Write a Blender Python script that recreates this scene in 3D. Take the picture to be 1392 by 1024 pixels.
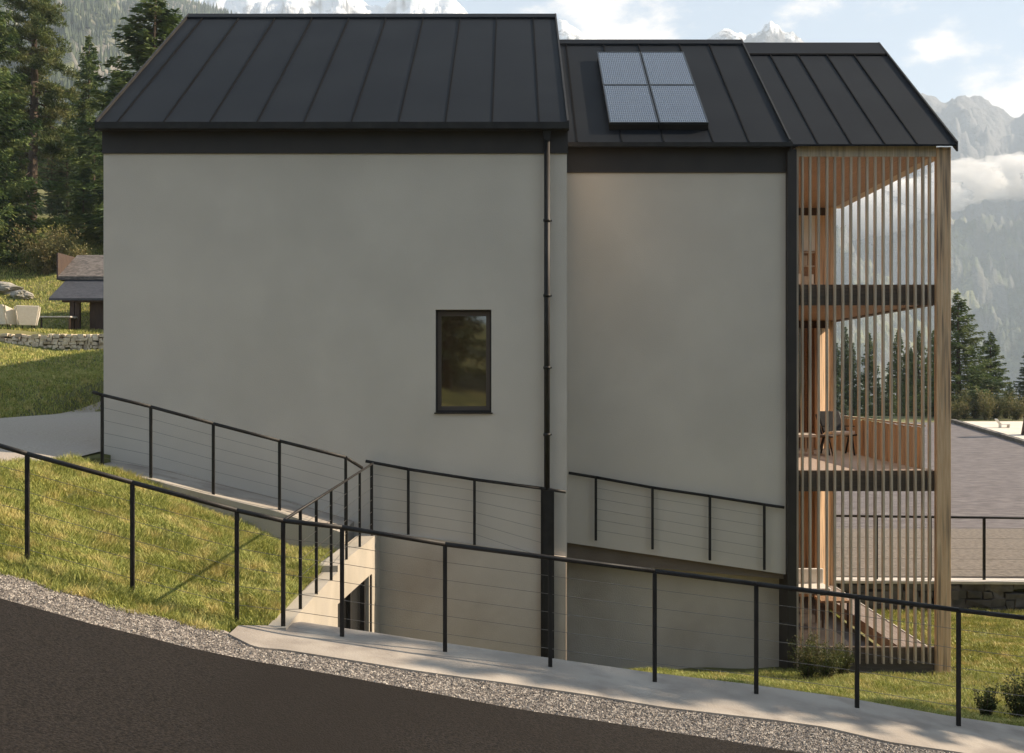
import bpy, math, random
import numpy as np
from mathutils import Vector, noise
R = math.radians
for o in list(bpy.data.objects): bpy.data.objects.remove(o)
sc = bpy.context.scene
COL = sc.collection

# ------------------------------------------------------------------ camera
FPX, CX, CY = 1500.0, 696.0, 512.0
cam = bpy.data.objects.new('camera', bpy.data.cameras.new('camera'))
COL.objects.link(cam)
cam.location = (0, 0, 0); cam.rotation_euler = (R(90), 0, 0)
cam.data.sensor_width = 36.0; cam.data.lens = FPX/1392*36.0
cam.data.clip_start = 0.1; cam.data.clip_end = 20000
sc.camera = cam
# ------------------------------------------------------------------ light
SUN_EL, SUN_AZ = 32.0, 10.0          # azimuth measured from +x towards +y
SX = math.cos(R(SUN_EL))*math.cos(R(SUN_AZ)); SY = math.cos(R(SUN_EL))*math.sin(R(SUN_AZ)); SZ = math.sin(R(SUN_EL))
sd = bpy.data.lights.new('sun', 'SUN'); sd.energy = 5.0; sd.angle = R(0.6); sd.color = (1.0, 0.83, 0.62)
sun = bpy.data.objects.new('sun', sd); COL.objects.link(sun)
sun.rotation_euler = Vector((SX, SY, SZ)).to_track_quat('Z', 'Y').to_euler()
sun.location = (60, 30, 60)
SKY = 0.085
w = bpy.data.worlds.new("World"); sc.world = w; w.use_nodes = True
nt = w.node_tree; N = nt.nodes; L = nt.links
bg = N['Background']; bg.inputs[1].default_value = SKY
sky = N.new('ShaderNodeTexSky'); sky.sky_type = 'NISHITA'; sky.sun_disc = False
sky.sun_elevation = R(SUN_EL); sky.sun_rotation = R(90-SUN_AZ); sky.altitude = 1400; sky.dust_density = 1.6; sky.air_density = 1.1; sky.ozone_density = 1.2
tc = N.new('ShaderNodeTexCoord')
def wmath(op, a, b=None, c=None):
    n = N.new('ShaderNodeMath'); n.operation = op
    for i, v in enumerate((a, b, c)):
        if v is None: continue
        if isinstance(v, (int, float)): n.inputs[i].default_value = v
        else: L.new(v, n.inputs[i])
    return n.outputs[0]
def dirpx(px, py): return Vector(((px-CX)/FPX, 1, (CY-py)/FPX)).normalized()
nz = N.new('ShaderNodeTexNoise'); nz.inputs['Scale'].default_value = 11; nz.inputs['Detail'].default_value = 12; nz.inputs['Roughness'].default_value = 0.62
mp = N.new('ShaderNodeMapping'); mp.inputs['Scale'].default_value = (1, 1, 2.2)
L.new(tc.outputs['Generated'], mp.inputs[0]); L.new(mp.outputs[0], nz.inputs[0])
# cloud banks: rounded masses in given sky directions, edges torn by noise
blobs = [(830, 10, .105, 1.0), (900, -20, .08, .9), (740, 30, .06, .7), (1290, 58, .045, .9), (1330, 62, .03, .7), (1350, 128, .06, 1.0), (1410, 118, .07, 1.0), (1310, 200, .07, .9),
         (1180, 300, .22, .75), (1400, 225, .10, 1.0), (500, -120, .2, .7), (1700, 60, .2, .8), (100, -300, .4, .8), (1000, -420, .4, .6)]
acc = None
for px, py, r, s in blobs:
    vm = N.new('ShaderNodeVectorMath'); vm.operation = 'SUBTRACT'; L.new(tc.outputs['Generated'], vm.inputs[0]); vm.inputs[1].default_value = dirpx(px, py)
    sc_ = N.new('ShaderNodeVectorMath'); sc_.operation = 'MULTIPLY'; L.new(vm.outputs[0], sc_.inputs[0]); sc_.inputs[1].default_value = (1, 1, 1.9)
    ln = N.new('ShaderNodeVectorMath'); ln.operation = 'LENGTH'; L.new(sc_.outputs[0], ln.inputs[0])
    f = wmath('MULTIPLY', wmath('MAXIMUM', wmath('SUBTRACT', 1.0, wmath('DIVIDE', ln.outputs['Value'], r)), 0.0), s)
    acc = f if acc is None else wmath('MAXIMUM', acc, f)
cm = wmath('ADD', wmath('MULTIPLY', acc, 0.8), wmath('MULTIPLY', wmath('SUBTRACT', nz.outputs[0], 0.5), 2.6))
rmp = N.new('ShaderNodeMapRange'); rmp.inputs[1].default_value = 0.16; rmp.inputs[2].default_value = 0.62; rmp.interpolation_type = 'SMOOTHSTEP'
L.new(cm, rmp.inputs[0])
veil = N.new('ShaderNodeMixRGB'); veil.inputs[0].default_value = 0.62; L.new(sky.outputs[0], veil.inputs[1]); veil.inputs[2].default_value = (1.95, 2.45, 2.85, 1)
mx = N.new('ShaderNodeMixRGB'); L.new(rmp.outputs[0], mx.inputs[0]); L.new(veil.outputs[0], mx.inputs[1])
crm = N.new('ShaderNodeMixRGB'); L.new(nz.outputs[0], crm.inputs[0]); crm.inputs[1].default_value = (4.2, 4.15, 4.3, 1); crm.inputs[2].default_value = (8.6, 7.3, 5.9, 1)
L.new(crm.outputs[0], mx.inputs[2]); L.new(mx.outputs[0], bg.inputs[0])
sc.view_settings.view_transform = 'Standard'; sc.view_settings.look = 'None'; sc.view_settings.gamma = 1; sc.view_settings.exposure = 1.36
sc.render.engine = 'CYCLES'
try:
    sc.cycles.volume_bounces = 3; sc.cycles.max_bounces = 8; sc.cycles.transparent_max_bounces = 12
except Exception: pass

# ------------------------------------------------------------------ helpers
ORG = {}
def P(px, py, D): return ((px-CX)/FPX*D, D, -(py-CY)/FPX*D)
def X(px, D): return (px-CX)/FPX*D
def Z(py, D): return -(py-CY)/FPX*D
def tag(o, label=None, cat=None, group=None, kind=None):
    if label: o['label'] = label
    if cat: o['category'] = cat
    if group: o['group'] = group
    if kind: o['kind'] = kind
    return o
def thing(name, loc, label, cat, group=None):
    o = bpy.data.objects.new(name, None); COL.objects.link(o); o.location = loc; o.empty_display_size = .3
    ORG[o] = Vector(loc); return tag(o, label, cat, group)
def link(name, me, mat, parent=None, loc=None):
    o = bpy.data.objects.new(name, me); COL.objects.link(o)
    if mat is not None and not me.materials: me.materials.append(mat)
    if parent is not None:
        org = ORG[parent]; o.parent = parent; ORG[o] = org
        if loc is None: me.transform(__import__('mathutils').Matrix.Translation(-org))
    else:
        ORG[o] = Vector((0, 0, 0))
    return o
class MB:
    def __init__(s): s.v = []; s.f = []; s.sm = []
    def quad(s, *pts, smooth=False):
        b = len(s.v); s.v += [tuple(p) for p in pts]; s.f.append(tuple(range(b, b+len(pts)))); s.sm.append(smooth); return s
    def box(s, x0, x1, y0, y1, z0, z1):
        b = len(s.v)
        s.v += [(x, y, z) for z in (z0, z1) for x, y in ((x0, y0), (x1, y0), (x1, y1), (x0, y1))]
        for f in ((3, 2, 1, 0), (4, 5, 6, 7), (0, 1, 5, 4), (1, 2, 6, 5), (2, 3, 7, 6), (3, 0, 4, 7)):
            s.f.append(tuple(b+i for i in f)); s.sm.append(False)
        return s
    def prism(s, prof, a0, a1, axis='x'):
        # profile points: axis x -> (y,z); axis y -> (x,z); axis z -> (x,y)
        def mk(p, a):
            return {'x': (a, p[0], p[1]), 'y': (p[0], a, p[1]), 'z': (p[0], p[1], a)}[axis]
        n = len(prof); b = len(s.v)
        s.v += [mk(p, a0) for p in prof]+[mk(p, a1) for p in prof]
        s.f.append(tuple(range(b, b+n))); s.f.append(tuple(range(b+2*n-1, b+n-1, -1))); s.sm += [False, False]
        for i in range(n):
            j = (i+1) % n; s.f.append((b+i, b+n+i, b+n+j, b+j)); s.sm.append(False)
        return s
    def tube(s, p, q, r, n=8, r2=None, caps=True):
        p = Vector(p); q = Vector(q); d = (q-p).normalized(); r2 = r if r2 is None else r2
        u = d.orthogonal().normalized(); v = d.cross(u); b = len(s.v)
        for c, rr in ((p, r), (q, r2)):
            for i in range(n):
                a = 2*math.pi*i/n; s.v.append(tuple(c+(u*math.cos(a)+v*math.sin(a))*rr))
        for i in range(n):
            j = (i+1) % n; s.f.append((b+i, b+j, b+n+j, b+n+i)); s.sm.append(True)
        if caps:
            s.f.append(tuple(range(b+n-1, b-1, -1))); s.f.append(tuple(range(b+n, b+2*n))); s.sm += [False, False]
        return s
    def bar(s, p, q, wx, wz):
        # rectangular bar from p to q, width wx sideways, wz upwards
        p = Vector(p); q = Vector(q); d = (q-p).normalized(); up = Vector((0, 0, 1)) if abs(d.z) < .95 else Vector((0, 1, 0))
        sd_ = d.cross(up).normalized()*wx/2; u = sd_.cross(d).normalized()*wz/2; b = len(s.v)
        for c in (p, q):
            for a, e in ((-1, -1), (1, -1), (1, 1), (-1, 1)): s.v.append(tuple(c+sd_*a+u*e))
        for f in ((0, 1, 2, 3), (7, 6, 5, 4), (0, 4, 5, 1), (1, 5, 6, 2), (2, 6, 7, 3), (3, 7, 4, 0)):
            s.f.append(tuple(b+i for i in f)); s.sm.append(False)
        return s
    def mesh(s, name):
        me = bpy.data.meshes.new(name); me.from_pydata(s.v, [], s.f); me.polygons.foreach_set('use_smooth', s.sm)
        me.validate(); me.update(); return me
    def build(s, name, mat, parent=None, bevel=0, fix=True):
        me = s.mesh(name)
        if fix:
            import bmesh
            bm = bmesh.new(); bm.from_mesh(me); bmesh.ops.recalc_face_normals(bm, faces=bm.faces); bm.to_mesh(me); bm.free()
        o = link(name, me, mat, parent)
        if bevel:
            m = o.modifiers.new('bevel', 'BEVEL'); m.width = bevel; m.segments = 2; m.limit_method = 'ANGLE'
        return o
def npmesh(name, V, faces, smooth=False):
    # V (n,3); faces: list of arrays (m,k)
    me = bpy.data.meshes.new(name); me.vertices.add(len(V)); me.vertices.foreach_set('co', np.asarray(V, np.float32).ravel())
    idx = np.concatenate([f.ravel() for f in faces]); tot = np.concatenate([np.full(len(f), f.shape[1]) for f in faces]); st = np.concatenate([[0], np.cumsum(tot)[:-1]])
    me.loops.add(len(idx)); me.loops.foreach_set('vertex_index', idx.astype(np.int32))
    me.polygons.add(len(tot)); me.polygons.foreach_set('loop_start', st.astype(np.int32)); me.polygons.foreach_set('loop_total', tot.astype(np.int32))
    me.polygons.foreach_set('use_smooth', np.full(len(tot), smooth)); me.update(calc_edges=True); return me
def copy_tree(o, parent=None):
    c = o.copy(); COL.objects.link(c)
    if parent is not None: c.parent = parent
    for ch in o.children: copy_tree(ch, c)
    return c

# ------------------------------------------------------------------ materials
MATS = {}
def mat(name, c1, c2=None, scale=5, rough=.8, bump=0, bscale=40, detail=6, metal=0, trans=0, coords='Object', stretch=(1, 1, 1), c3=None, s3=1.0, spec=.5, lo=.35, hi=.65, coat=0):
    m = bpy.data.materials.new(name); m.use_nodes = True; t = m.node_tree; n = t.nodes; l = t.links
    b = n['Principled BSDF']; b.inputs['Roughness'].default_value = rough; b.inputs['Metallic'].default_value = metal
    b.inputs['Specular IOR Level'].default_value = spec
    tcn = n.new('ShaderNodeTexCoord'); geo = n.new('ShaderNodeNewGeometry')
    src = geo.outputs['Position'] if coords == 'World' else tcn.outputs['Object']
    mpn = n.new('ShaderNodeMapping'); mpn.inputs['Scale'].default_value = stretch; l.new(src, mpn.inputs[0])
    col = None
    if c2:
        nn = n.new('ShaderNodeTexNoise'); nn.inputs['Scale'].default_value = scale; nn.inputs['Detail'].default_value = detail; l.new(mpn.outputs[0], nn.inputs[0])
        mr = n.new('ShaderNodeMapRange'); mr.inputs[1].default_value = lo; mr.inputs[2].default_value = hi; l.new(nn.outputs[0], mr.inputs[0])
        mxn = n.new('ShaderNodeMixRGB'); mxn.inputs[1].default_value = (*c1, 1); mxn.inputs[2].default_value = (*c2, 1); l.new(mr.outputs[0], mxn.inputs[0]); col = mxn.outputs[0]
        if c3:
            n3 = n.new('ShaderNodeTexNoise'); n3.inputs['Scale'].default_value = s3; n3.inputs['Detail'].default_value = 5; l.new(mpn.outputs[0], n3.inputs[0])
            m3 = n.new('ShaderNodeMapRange'); m3.inputs[1].default_value = .48; m3.inputs[2].default_value = .68; l.new(n3.outputs[0], m3.inputs[0])
            x3 = n.new('ShaderNodeMixRGB'); l.new(m3.outputs[0], x3.inputs[0]); l.new(col, x3.inputs[1]); x3.inputs[2].default_value = (*c3, 1); col = x3.outputs[0]
        l.new(col, b.inputs['Base Color'])
    else: b.inputs['Base Color'].default_value = (*c1, 1)
    if bump:
        bn = n.new('ShaderNodeTexNoise'); bn.inputs['Scale'].default_value = bscale; bn.inputs['Detail'].default_value = 8; l.new(mpn.outputs[0], bn.inputs[0])
        bb = n.new('ShaderNodeBump'); bb.inputs['Strength'].default_value = bump; bb.inputs['Distance'].default_value = .01; l.new(bn.outputs[0], bb.inputs['Height']); l.new(bb.outputs[0], b.inputs['Normal'])
    if trans:
        tr = n.new('ShaderNodeBsdfTranslucent'); ms = n.new('ShaderNodeMixShader'); ms.inputs[0].default_value = trans
        if col is not None: l.new(col, tr.inputs[0])
        else: tr.inputs[0].default_value = (*c1, 1)
        l.new(b.outputs[0], ms.inputs[1]); l.new(tr.outputs[0], ms.inputs[2]); l.new(ms.outputs[0], n['Material Output'].inputs[0])
    MATS[name] = m; return m
M_plaster = mat('plaster', (.565, .503, .437), (.605, .54, .468), 1.2, .92, bump=.35, bscale=60, detail=8, c3=(.535, .478, .414), s3=.5)
M_plaster2 = mat('plaster_bounce_shade', (.50, .43, .355), (.56, .485, .40), 1.5, .92, bump=.4, bscale=60, c3=(.38, .31, .245), s3=.7)  # recess shade and warm bounce light put into the plaster colour
M_roof = mat('roof_metal', (.0045, .0062, .0095), (.008, .010, .0135), .8, .6, metal=0, bump=.04, bscale=2.5, spec=.14)
M_dark = mat('dark_trim', (.020, .014, .011), (.028, .020, .016), 3, .55)
M_black = mat('black_metal', (.013, .011, .010), (.024, .021, .019), 6, .55, metal=0, spec=.3)
M_seam = mat('seam_metal', (.003, .003, .004), None, rough=.8, spec=.1)
M_cable = mat('steel_cable', (.22, .20, .18), None, rough=.35, metal=.8)
M_wood = mat('larch_wood', (.60, .37, .21), (.74, .52, .33), 6, .7, bump=.4, bscale=18, stretch=(9, 9, .35), c3=(.22, .15, .10), s3=3)
M_wood2 = mat('greyed_wood', (.46, .35, .25), (.62, .51, .39), 6, .75, bump=.4, bscale=18, stretch=(9, 9, .35), c3=(.36, .29, .23), s3=3)
M_wood3 = mat('brown_soffit', (.23, .125, .06), (.35, .205, .11), 4, .6, bump=.3, bscale=16, stretch=(14, .5, 6))
M_beam = mat('brown_beam', (.090, .070, .056), (.135, .106, .084), 5, .7, bump=.3, bscale=16, stretch=(.6, 6, 6))
M_deck = mat('deck_boards', (.34, .28, .24), (.46, .38, .33), 5, .7, bump=.4, bscale=14, stretch=(.6, 12, 6))
M_conc = mat('concrete', (.36, .32, .265), (.45, .40, .335), 1.6, .88, bump=.35, bscale=55, c3=(.37, .335, .29), s3=.9, detail=9)
M_conc2 = mat('path_concrete', (.32, .28, .24), (.42, .375, .325), 1.3, .9, bump=.5, bscale=45, c3=(.26, .225, .195), s3=2.2, detail=9, coords='World')
M_asph = mat('asphalt', (.0065, .0053, .0046), (.026, .021, .018), 42, .92, bump=1.0, bscale=60, detail=4, c3=(.013, .010, .008), s3=.35, spec=.2, coords='World')
M_stone = mat('limestone', (.50, .40, .29), (.74, .64, .50), 5, .9, bump=.8, bscale=14, c3=(.36, .29, .22), s3=3)
M_dstone = mat('dark_stone', (.085, .08, .075), (.17, .155, .14), 4, .85, bump=.8, bscale=14, c3=(.06, .055, .05), s3=2)
M_lime = mat('coping_stone', (.50, .47, .43), (.60, .56, .51), 4, .85, bump=.4, bscale=30)
M_grass = mat('grass_blades', (.10, .145, .020), (.52, .51, .15), 26, .62, trans=.2, coords='World', c3=(.55, .46, .18), s3=3.5, detail=3, lo=.3, hi=.7, spec=.3)
M_ground = mat('turf_soil', (.06, .07, .018), (.15, .15, .045), 1.5, .95, bump=1, bscale=9, coords='World', c3=(.20, .18, .065), s3=.35, detail=12)
M_drive = mat('pale_gravel', (.30, .26, .215), (.42, .37, .315), 30, .95, bump=1, bscale=60, coords='World', c3=(.36, .31, .27), s3=.6)
M_pave = mat('grey_setts', (.085, .072, .074), (.135, .117, .12), 3.5, .8, bump=1.0, bscale=5, coords='World', stretch=(.6, 1.6, 1), c3=(.17, .15, .148), s3=3, detail=10)
M_pale = mat('pale_paving', (.62, .55, .47), (.72, .64, .55), .8, .9, coords='World')
M_bark = mat('bark', (.05, .035, .025), (.12, .085, .06), 9, .95, bump=1, bscale=25, stretch=(4, 4, .8))
M_need = mat('needles', (.022, .05, .017), (.125, .175, .048), 1.6, .65, trans=.22, c3=(.19, .215, .065), s3=.7, detail=10, spec=.25)
M_need2 = mat('blue_needles', (.018, .04, .021), (.095, .135, .055), 1.8, .65, trans=.2, c3=(.085, .11, .05), s3=.8, detail=10, spec=.25)
M_pine = mat('pine_needles', (.030, .054, .018), (.135, .165, .046), 1.4, .65, trans=.22, c3=(.18, .17, .06), s3=.8, detail=10, spec=.25)
M_leaf = mat('shrub_leaves', (.035, .055, .016), (.13, .14, .05), 9, .6, trans=.3, c3=(.20, .17, .07), s3=5, detail=6, spec=.3)
M_leaf2 = mat('dry_shrub_leaves', (.10, .11, .035), (.24, .21, .09), 3, .6, trans=.3, c3=(.26, .19, .09), s3=1.2, detail=6, spec=.3)
M_shing = mat('shingles', (.10, .085, .075), (.20, .17, .15), 7, .85, bump=1, bscale=22, stretch=(1, 1, 3), c3=(.07, .06, .055), s3=4)
M_dkwood = mat('dark_wood', (.045, .026, .018), (.075, .045, .03), 4, .75, stretch=(5, 5, .5))
M_white = mat('white_paint', (.72, .68, .62), (.76, .72, .66), 3, .6)
M_wicker = mat('pale_fabric', (.74, .66, .57), (.80, .73, .64), 12, .85, bump=.5, bscale=60)
M_rock = mat('boulder_rock', (.30, .27, .235), (.46, .42, .37), 2.5, .9, bump=1, bscale=8, c3=(.20, .19, .15), s3=1.5)
M_bark2 = M_bark

def glass_mat(name, col, rough=.03, alpha=None):
    m = bpy.data.materials.new(name); m.use_nodes = True; b = m.node_tree.nodes['Principled BSDF']
    b.inputs['Base Color'].default_value = (*col, 1); b.inputs['Roughness'].default_value = rough; b.inputs['Specular IOR Level'].default_value = .9; b.inputs['IOR'].default_value = 1.9
    return m
M_glass = glass_mat('dark_window_glass', (.05, .030, .015)); M_glass2 = glass_mat('garage_glass', (.012, .012, .012), .2)

# pebble material: one tone per stone
def pebble_mat():
    m = bpy.data.materials.new('pebbles'); m.use_nodes = True; n = m.node_tree.nodes; l = m.node_tree.links
    g = n.new('ShaderNodeNewGeometry'); v = n.new('ShaderNodeTexVoronoi'); v.inputs['Scale'].default_value = 48; l.new(g.outputs['Position'], v.inputs[0])
    s = n.new('ShaderNodeSeparateColor'); l.new(v.outputs['Color'], s.inputs[0])
    r = n.new('ShaderNodeValToRGB'); l.new(s.outputs[0], r.inputs[0])
    r.color_ramp.elements[0].color = (.09, .082, .075, 1); r.color_ramp.elements[1].color = (.52, .47, .41, 1)
    e = r.color_ramp.elements.new(.4); e.color = (.16, .14, .125, 1); e = r.color_ramp.elements.new(.7); e.color = (.27, .23, .20, 1)
    b = n['Principled BSDF']; b.inputs['Roughness'].default_value = .85; l.new(r.outputs[0], b.inputs['Base Color']); return m
M_peb = pebble_mat()
# solar cells: dark blue with fine light fingers
def solar_mat():
    m = bpy.data.materials.new('solar_cells'); m.use_nodes = True; n = m.node_tree.nodes; l = m.node_tree.links
    t = n.new('ShaderNodeTexCoord'); wv = n.new('ShaderNodeTexWave'); wv.wave_type = 'BANDS'; wv.bands_direction = 'X'; wv.inputs['Scale'].default_value = 9
    l.new(t.outputs['Object'], wv.inputs[0])
    w2 = n.new('ShaderNodeTexWave'); w2.bands_direction = 'Y'; w2.inputs['Scale'].default_value = 3.2; l.new(t.outputs['Object'], w2.inputs[0])
    mx_ = n.new('ShaderNodeMath'); mx_.operation = 'MAXIMUM'; l.new(wv.outputs[1], mx_.inputs[0]); 
    p = n.new('ShaderNodeMath'); p.operation = 'POWER'; p.inputs[1].default_value = 10; l.new(w2.outputs[1], p.inputs[0]); l.new(p.outputs[0], mx_.inputs[1])
    pp = n.new('ShaderNodeMath'); pp.operation = 'POWER'; pp.inputs[1].default_value = 3; l.new(mx_.outputs[0], pp.inputs[0])
    c = n.new('ShaderNodeMixRGB'); c.inputs[1].default_value = (.030, .045, .080, 1); c.inputs[2].default_value = (.14, .17, .21, 1); l.new(pp.outputs[0], c.inputs[0])
    b = n['Principled BSDF']; b.inputs['Roughness'].default_value = .25; b.inputs['Specular IOR Level'].default_value = .6; b.inputs['IOR'].default_value = 1.6; l.new(c.outputs[0], b.inputs['Base Color']); return m
M_solar = solar_mat()

# ------------------------------------------------------------------ terrain height
GX = np.array([-60, -20, -9, -6.5, -4.83, -3.78, -2.74, -2.3, -1.69, -.67, 1.42, 2.43, 3.44, 4.45, 5.2, 8, 15, 60.])
GZ = np.array([1, -.4, -1.15, -1.55, -1.93, -2.2, -2.46, -2.55, -2.64, -2.79, -3.09, -3.21, -3.35, -3.53, -3.64, -4.0, -4.5, -6.])
def g(x): return np.interp(x, GX, GZ)
BX = np.array([-60, -20, -12, -7, -6.2, -5.4, -4.83, -3.88, -3.03, -2.2]); BZ = np.array([.5, -.8, -1.0, -1.08, -1.22, -1.46, -1.74, -2.12, -2.52, -2.66])
def sst(x, a, b):
    t = np.clip((x-a)/(b-a), 0, 1); return t*t*(3-2*t)
def H(x, y):
    x = np.asarray(x, float); y = np.asarray(y, float); gg = g(x)
    h = gg-.03
    # left bank
    ye = np.interp(x, [-7, -5.6], [14.0, 15.9]); t = np.clip((y-10.75)/(ye-10.75), 0, 1)
    bump_ = (.05*np.sin(x*2.3+y*1.7)+.035*np.sin(x*4.1-y*3.3+1)+.03*np.sin(x*7+y*5))*np.sin(np.pi*t)
    tt = np.where(x < -5.5, np.sin(t*np.pi/2), t)
    left = (gg-.03)*(1-tt)+np.interp(x, BX, BZ)*tt+bump_+.10*np.sin(np.pi*t)
    # lawn and hillside beyond the drive
    ys = np.interp(x, [-20, -12.1, -11.4], [24, 25.2, 32.0]); dy = np.maximum(y-ys, 0)
    k = np.interp(y, [26, 31.9, 39.9, 40.4, 46, 65, 90, 140, 300, 600, 7000], [0, .9, 2.0, 2.50, 2.85, 9.4, 15.5, 19, 22, 10, -100])
    k2 = np.clip(dy/4, 0, 1)
    lw = .12*np.sin(x*.5+y*.31)+.08*np.sin(x*1.1-y*.7)
    left = np.where(y > ys, left+k*k2+lw*k2, left)
    # right of the entrance wall
    zs = np.where(y < 18.4, np.interp(y, [11.45, 18.4], [0, 1])*(-4.95-(gg-.06))+(gg-.06), np.interp(y, [18.4, 25.4, 25.6, 35, 54, 66, 75, 130, 400, 1500, 7000], [-4.95, -5.4, -4.78, -4.73, -3.38, -2.80, -2.7, -5, -70, -220, -220]))
    zs = zs+np.where((y > 12) & (y < 25), .03*np.sin(x*2.1+y*1.3)+.03*np.sin(x*3.7-y*2.2), 0)
    b = sst(x, .2, 1.8); pit = -5.25
    right = np.where(y < 26, pit*(1-b)+zs*b, zs)
    # blend of hillside and valley behind the house
    wv = sst(x, -9, 7); back = left*(1-wv)+zs*wv
    mid = np.where((y > 16.1) & (x > -6.2) & (y < 26.3), -5.25, left)
    res = np.where(x > -2.40, np.where(y < 11.42, h, right), np.where(y < 10.75, h, mid))
    res = np.where((y > 26.3), back, res)
    # wide beyond the right side the meadow carries on
    return res
def Hf(x, y): return float(H(x, y))
def unproj(px, py):
    lo, hi = 3.0, 16.0
    for _ in range(50):
        m = (lo+hi)/2
        if -(py-CY)/FPX*m > float(g(X(px, m))): lo = m
        else: hi = m
    return X(px, lo), lo
xs = np.unique(np.concatenate([-np.geomspace(30, 6000, 40)[::-1], np.arange(-30, -12, .6), np.arange(-12, -2.45, .2), GX, BX, [-2.42, -2.38, -6.22, -6.18], np.arange(-2.1, 9, .3), np.arange(9, 40, 1.), np.geomspace(40, 6000, 45)]))
ys_ = np.unique(np.concatenate([-np.geomspace(3, 400, 22)[::-1], np.arange(-2, 10, 1.), np.arange(10, 16.05, .2), [11.41, 11.44, 16.12], np.arange(16.3, 28, .4), [26.29, 26.31, 25.38, 25.42, 25.58, 25.62], np.arange(28, 70, .7), [39.9, 40.4], np.geomspace(70, 6500, 60)]))
xs = xs[np.concatenate([[True], np.diff(xs) > .02])]; ys_ = ys_[np.concatenate([[True], np.diff(ys_) > .02])]
XX, YY = np.meshgrid(xs, ys_); ZZ = H(XX, YY)
ZZ = np.where(YY < 2, ZZ+np.clip(-YY, 0, 60)*.12, ZZ)
V = np.stack([XX, YY, ZZ], -1).reshape(-1, 3); nx, ny = len(xs), len(ys_)
I = (np.arange(ny-1)[:, None]*nx+np.arange(nx-1)[None]).ravel()
tag(link('ground', npmesh('ground', V, [np.stack([I, I+1, I+nx+1, I+nx], 1)], True), M_ground), kind='structure')

# ------------------------------------------------------------------ road, gravel verge, path
red = [unproj(*p) for p in [(-60, 800), (0, 817), (57, 832), (129, 853), (187, 866), (244, 881), (316, 896), (400, 911), (500, 929), (600, 948), (700, 967), (824, 985), (948, 1004), (1052, 1021), (1180, 1040), (1392, 1075)]]
ged = [unproj(*p) for p in [(-60, 768), (0, 783), (86, 806), (144, 825), (230, 846), (302, 862), (345, 884), (386, 888), (481, 903), (568, 917), (700, 935), (803, 950), (907, 967), (1011, 979), (1120, 993), (1210, 1014), (1300, 1027), (1392, 1042)]]
def curve(pts):
    pts = sorted(pts); a = np.array(pts)
    return lambda x: np.interp(x, a[:, 0], a[:, 1])
YR, YG = curve(red), curve(ged)
def sheet(name, x0, x1, fy0, fy1, dz, mat_, n=240, nv=8, zf=g, label=None, thick=0):
    x = np.linspace(x0, x1, n); t = np.linspace(0, 1, nv)
    XX = np.repeat(x[None], nv, 0); YY = fy0(x)[None]*(1-t[:, None])+fy1(x)[None]*t[:, None]; ZZ = (zf(XX) if zf is g else zf(XX, YY))+dz
    V = np.stack([XX, YY, ZZ], -1).reshape(-1, 3); I = (np.arange(nv-1)[:, None]*n+np.arange(n-1)[None]).ravel()
    F = [np.stack([I, I+1, I+n+1, I+n], 1)]
    if thick:
        b = len(V); e0 = V[:n].copy(); e1 = V[-n:].copy(); e0[:, 2] -= thick; e1[:, 2] -= thick; V = np.concatenate([V, e0, e1]); J = np.arange(n-1)
        F.append(np.stack([J, b+J, b+J+1, J+1], 1)); q = (nv-1)*n
        F.append(np.stack([q+J, q+J+1, b+n+J+1, b+n+J], 1))
    o = link(name, npmesh(name, V, F, False), mat_); return tag(o, kind='structure')
red += [(9, 7.2), (16, 4), (30, -3), (60, -15)]; ged += [(9, 8.0), (16, 4.8), (30, -2.2), (60, -14)]; YR, YG = curve(red), curve(ged)
sheet('road', -60, 60, lambda x: np.minimum(-6.0, YR(x)-9), lambda x: YR(x), .022, M_asph, n=400, nv=24, thick=.03)
gr = sheet('gravel_verge', -14, 14, lambda x: YR(x)-.03, lambda x: YG(x)+.12, .004, M_drive, n=300)
rng = np.random.default_rng(3)
def pebbles(n, x0, x1):
    x = rng.uniform(x0, x1, n); u = rng.uniform(0, 1, n); y0 = YR(x)+.005; y1 = YG(x)+.04; y = y0+u*(y1-y0); z = g(x)+.008
    s = rng.uniform(.007, .013, n)*np.where(rng.random(n) < .12, 1.5, 1)
    base = np.array([[1, 0, 0], [0, 1, 0], [-1, 0, 0], [0, -1, 0], [0, 0, .7], [0, 0, -.7], [.6, .6, .5], [-.6, -.6, .5]])[:6]
    base = base[None]+rng.uniform(-.3, .3, (n, 6, 3)); a = rng.uniform(0, 6.28, n); tl = rng.uniform(-.6, .6, n)
    bx = base[..., 0]*rng.uniform(.7, 1.3, (n, 1)); by = base[..., 1]; bz = base[..., 2]
    bx, bz = bx*np.cos(tl)[:, None]-bz*np.sin(tl)[:, None], bx*np.sin(tl)[:, None]+bz*np.cos(tl)[:, None]
    vx = x[:, None]+(bx*np.cos(a)[:, None]-by*np.sin(a)[:, None])*s[:, None]; vy = y[:, None]+(bx*np.sin(a)[:, None]+by*np.cos(a)[:, None])*s[:, None]; vz = z[:, None]+bz*s[:, None]+s[:, None]*.3
    V = np.stack([vx, vy, vz], -1).reshape(-1, 3); f = np.array([[0, 1, 4], [1, 2, 4], [2, 3, 4], [3, 0, 4], [1, 0, 5], [2, 1, 5], [3, 2, 5], [0, 3, 5]])
    F = (np.arange(n)[:, None, None]*6+f[None]).reshape(-1, 3)
    tag(link('loose_stones', npmesh('loose_stones', V, [F]), M_peb), kind='stuff')
pebbles(80000, -6.5, 7)
# concrete path: starts as a tongue beside the grass
def YB(x): return np.interp(x, [-2.75, -2.35, -2.2, 6, 9, 14], [10.75, 11.1, 11.40, 11.40, 9.9, 7.2])
sheet('path', -2.68, 14, lambda x: YG(x), lambda x: np.maximum(YB(x), YG(x)+.02), .035, M_conc2, n=200, nv=6, thick=.22)

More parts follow.
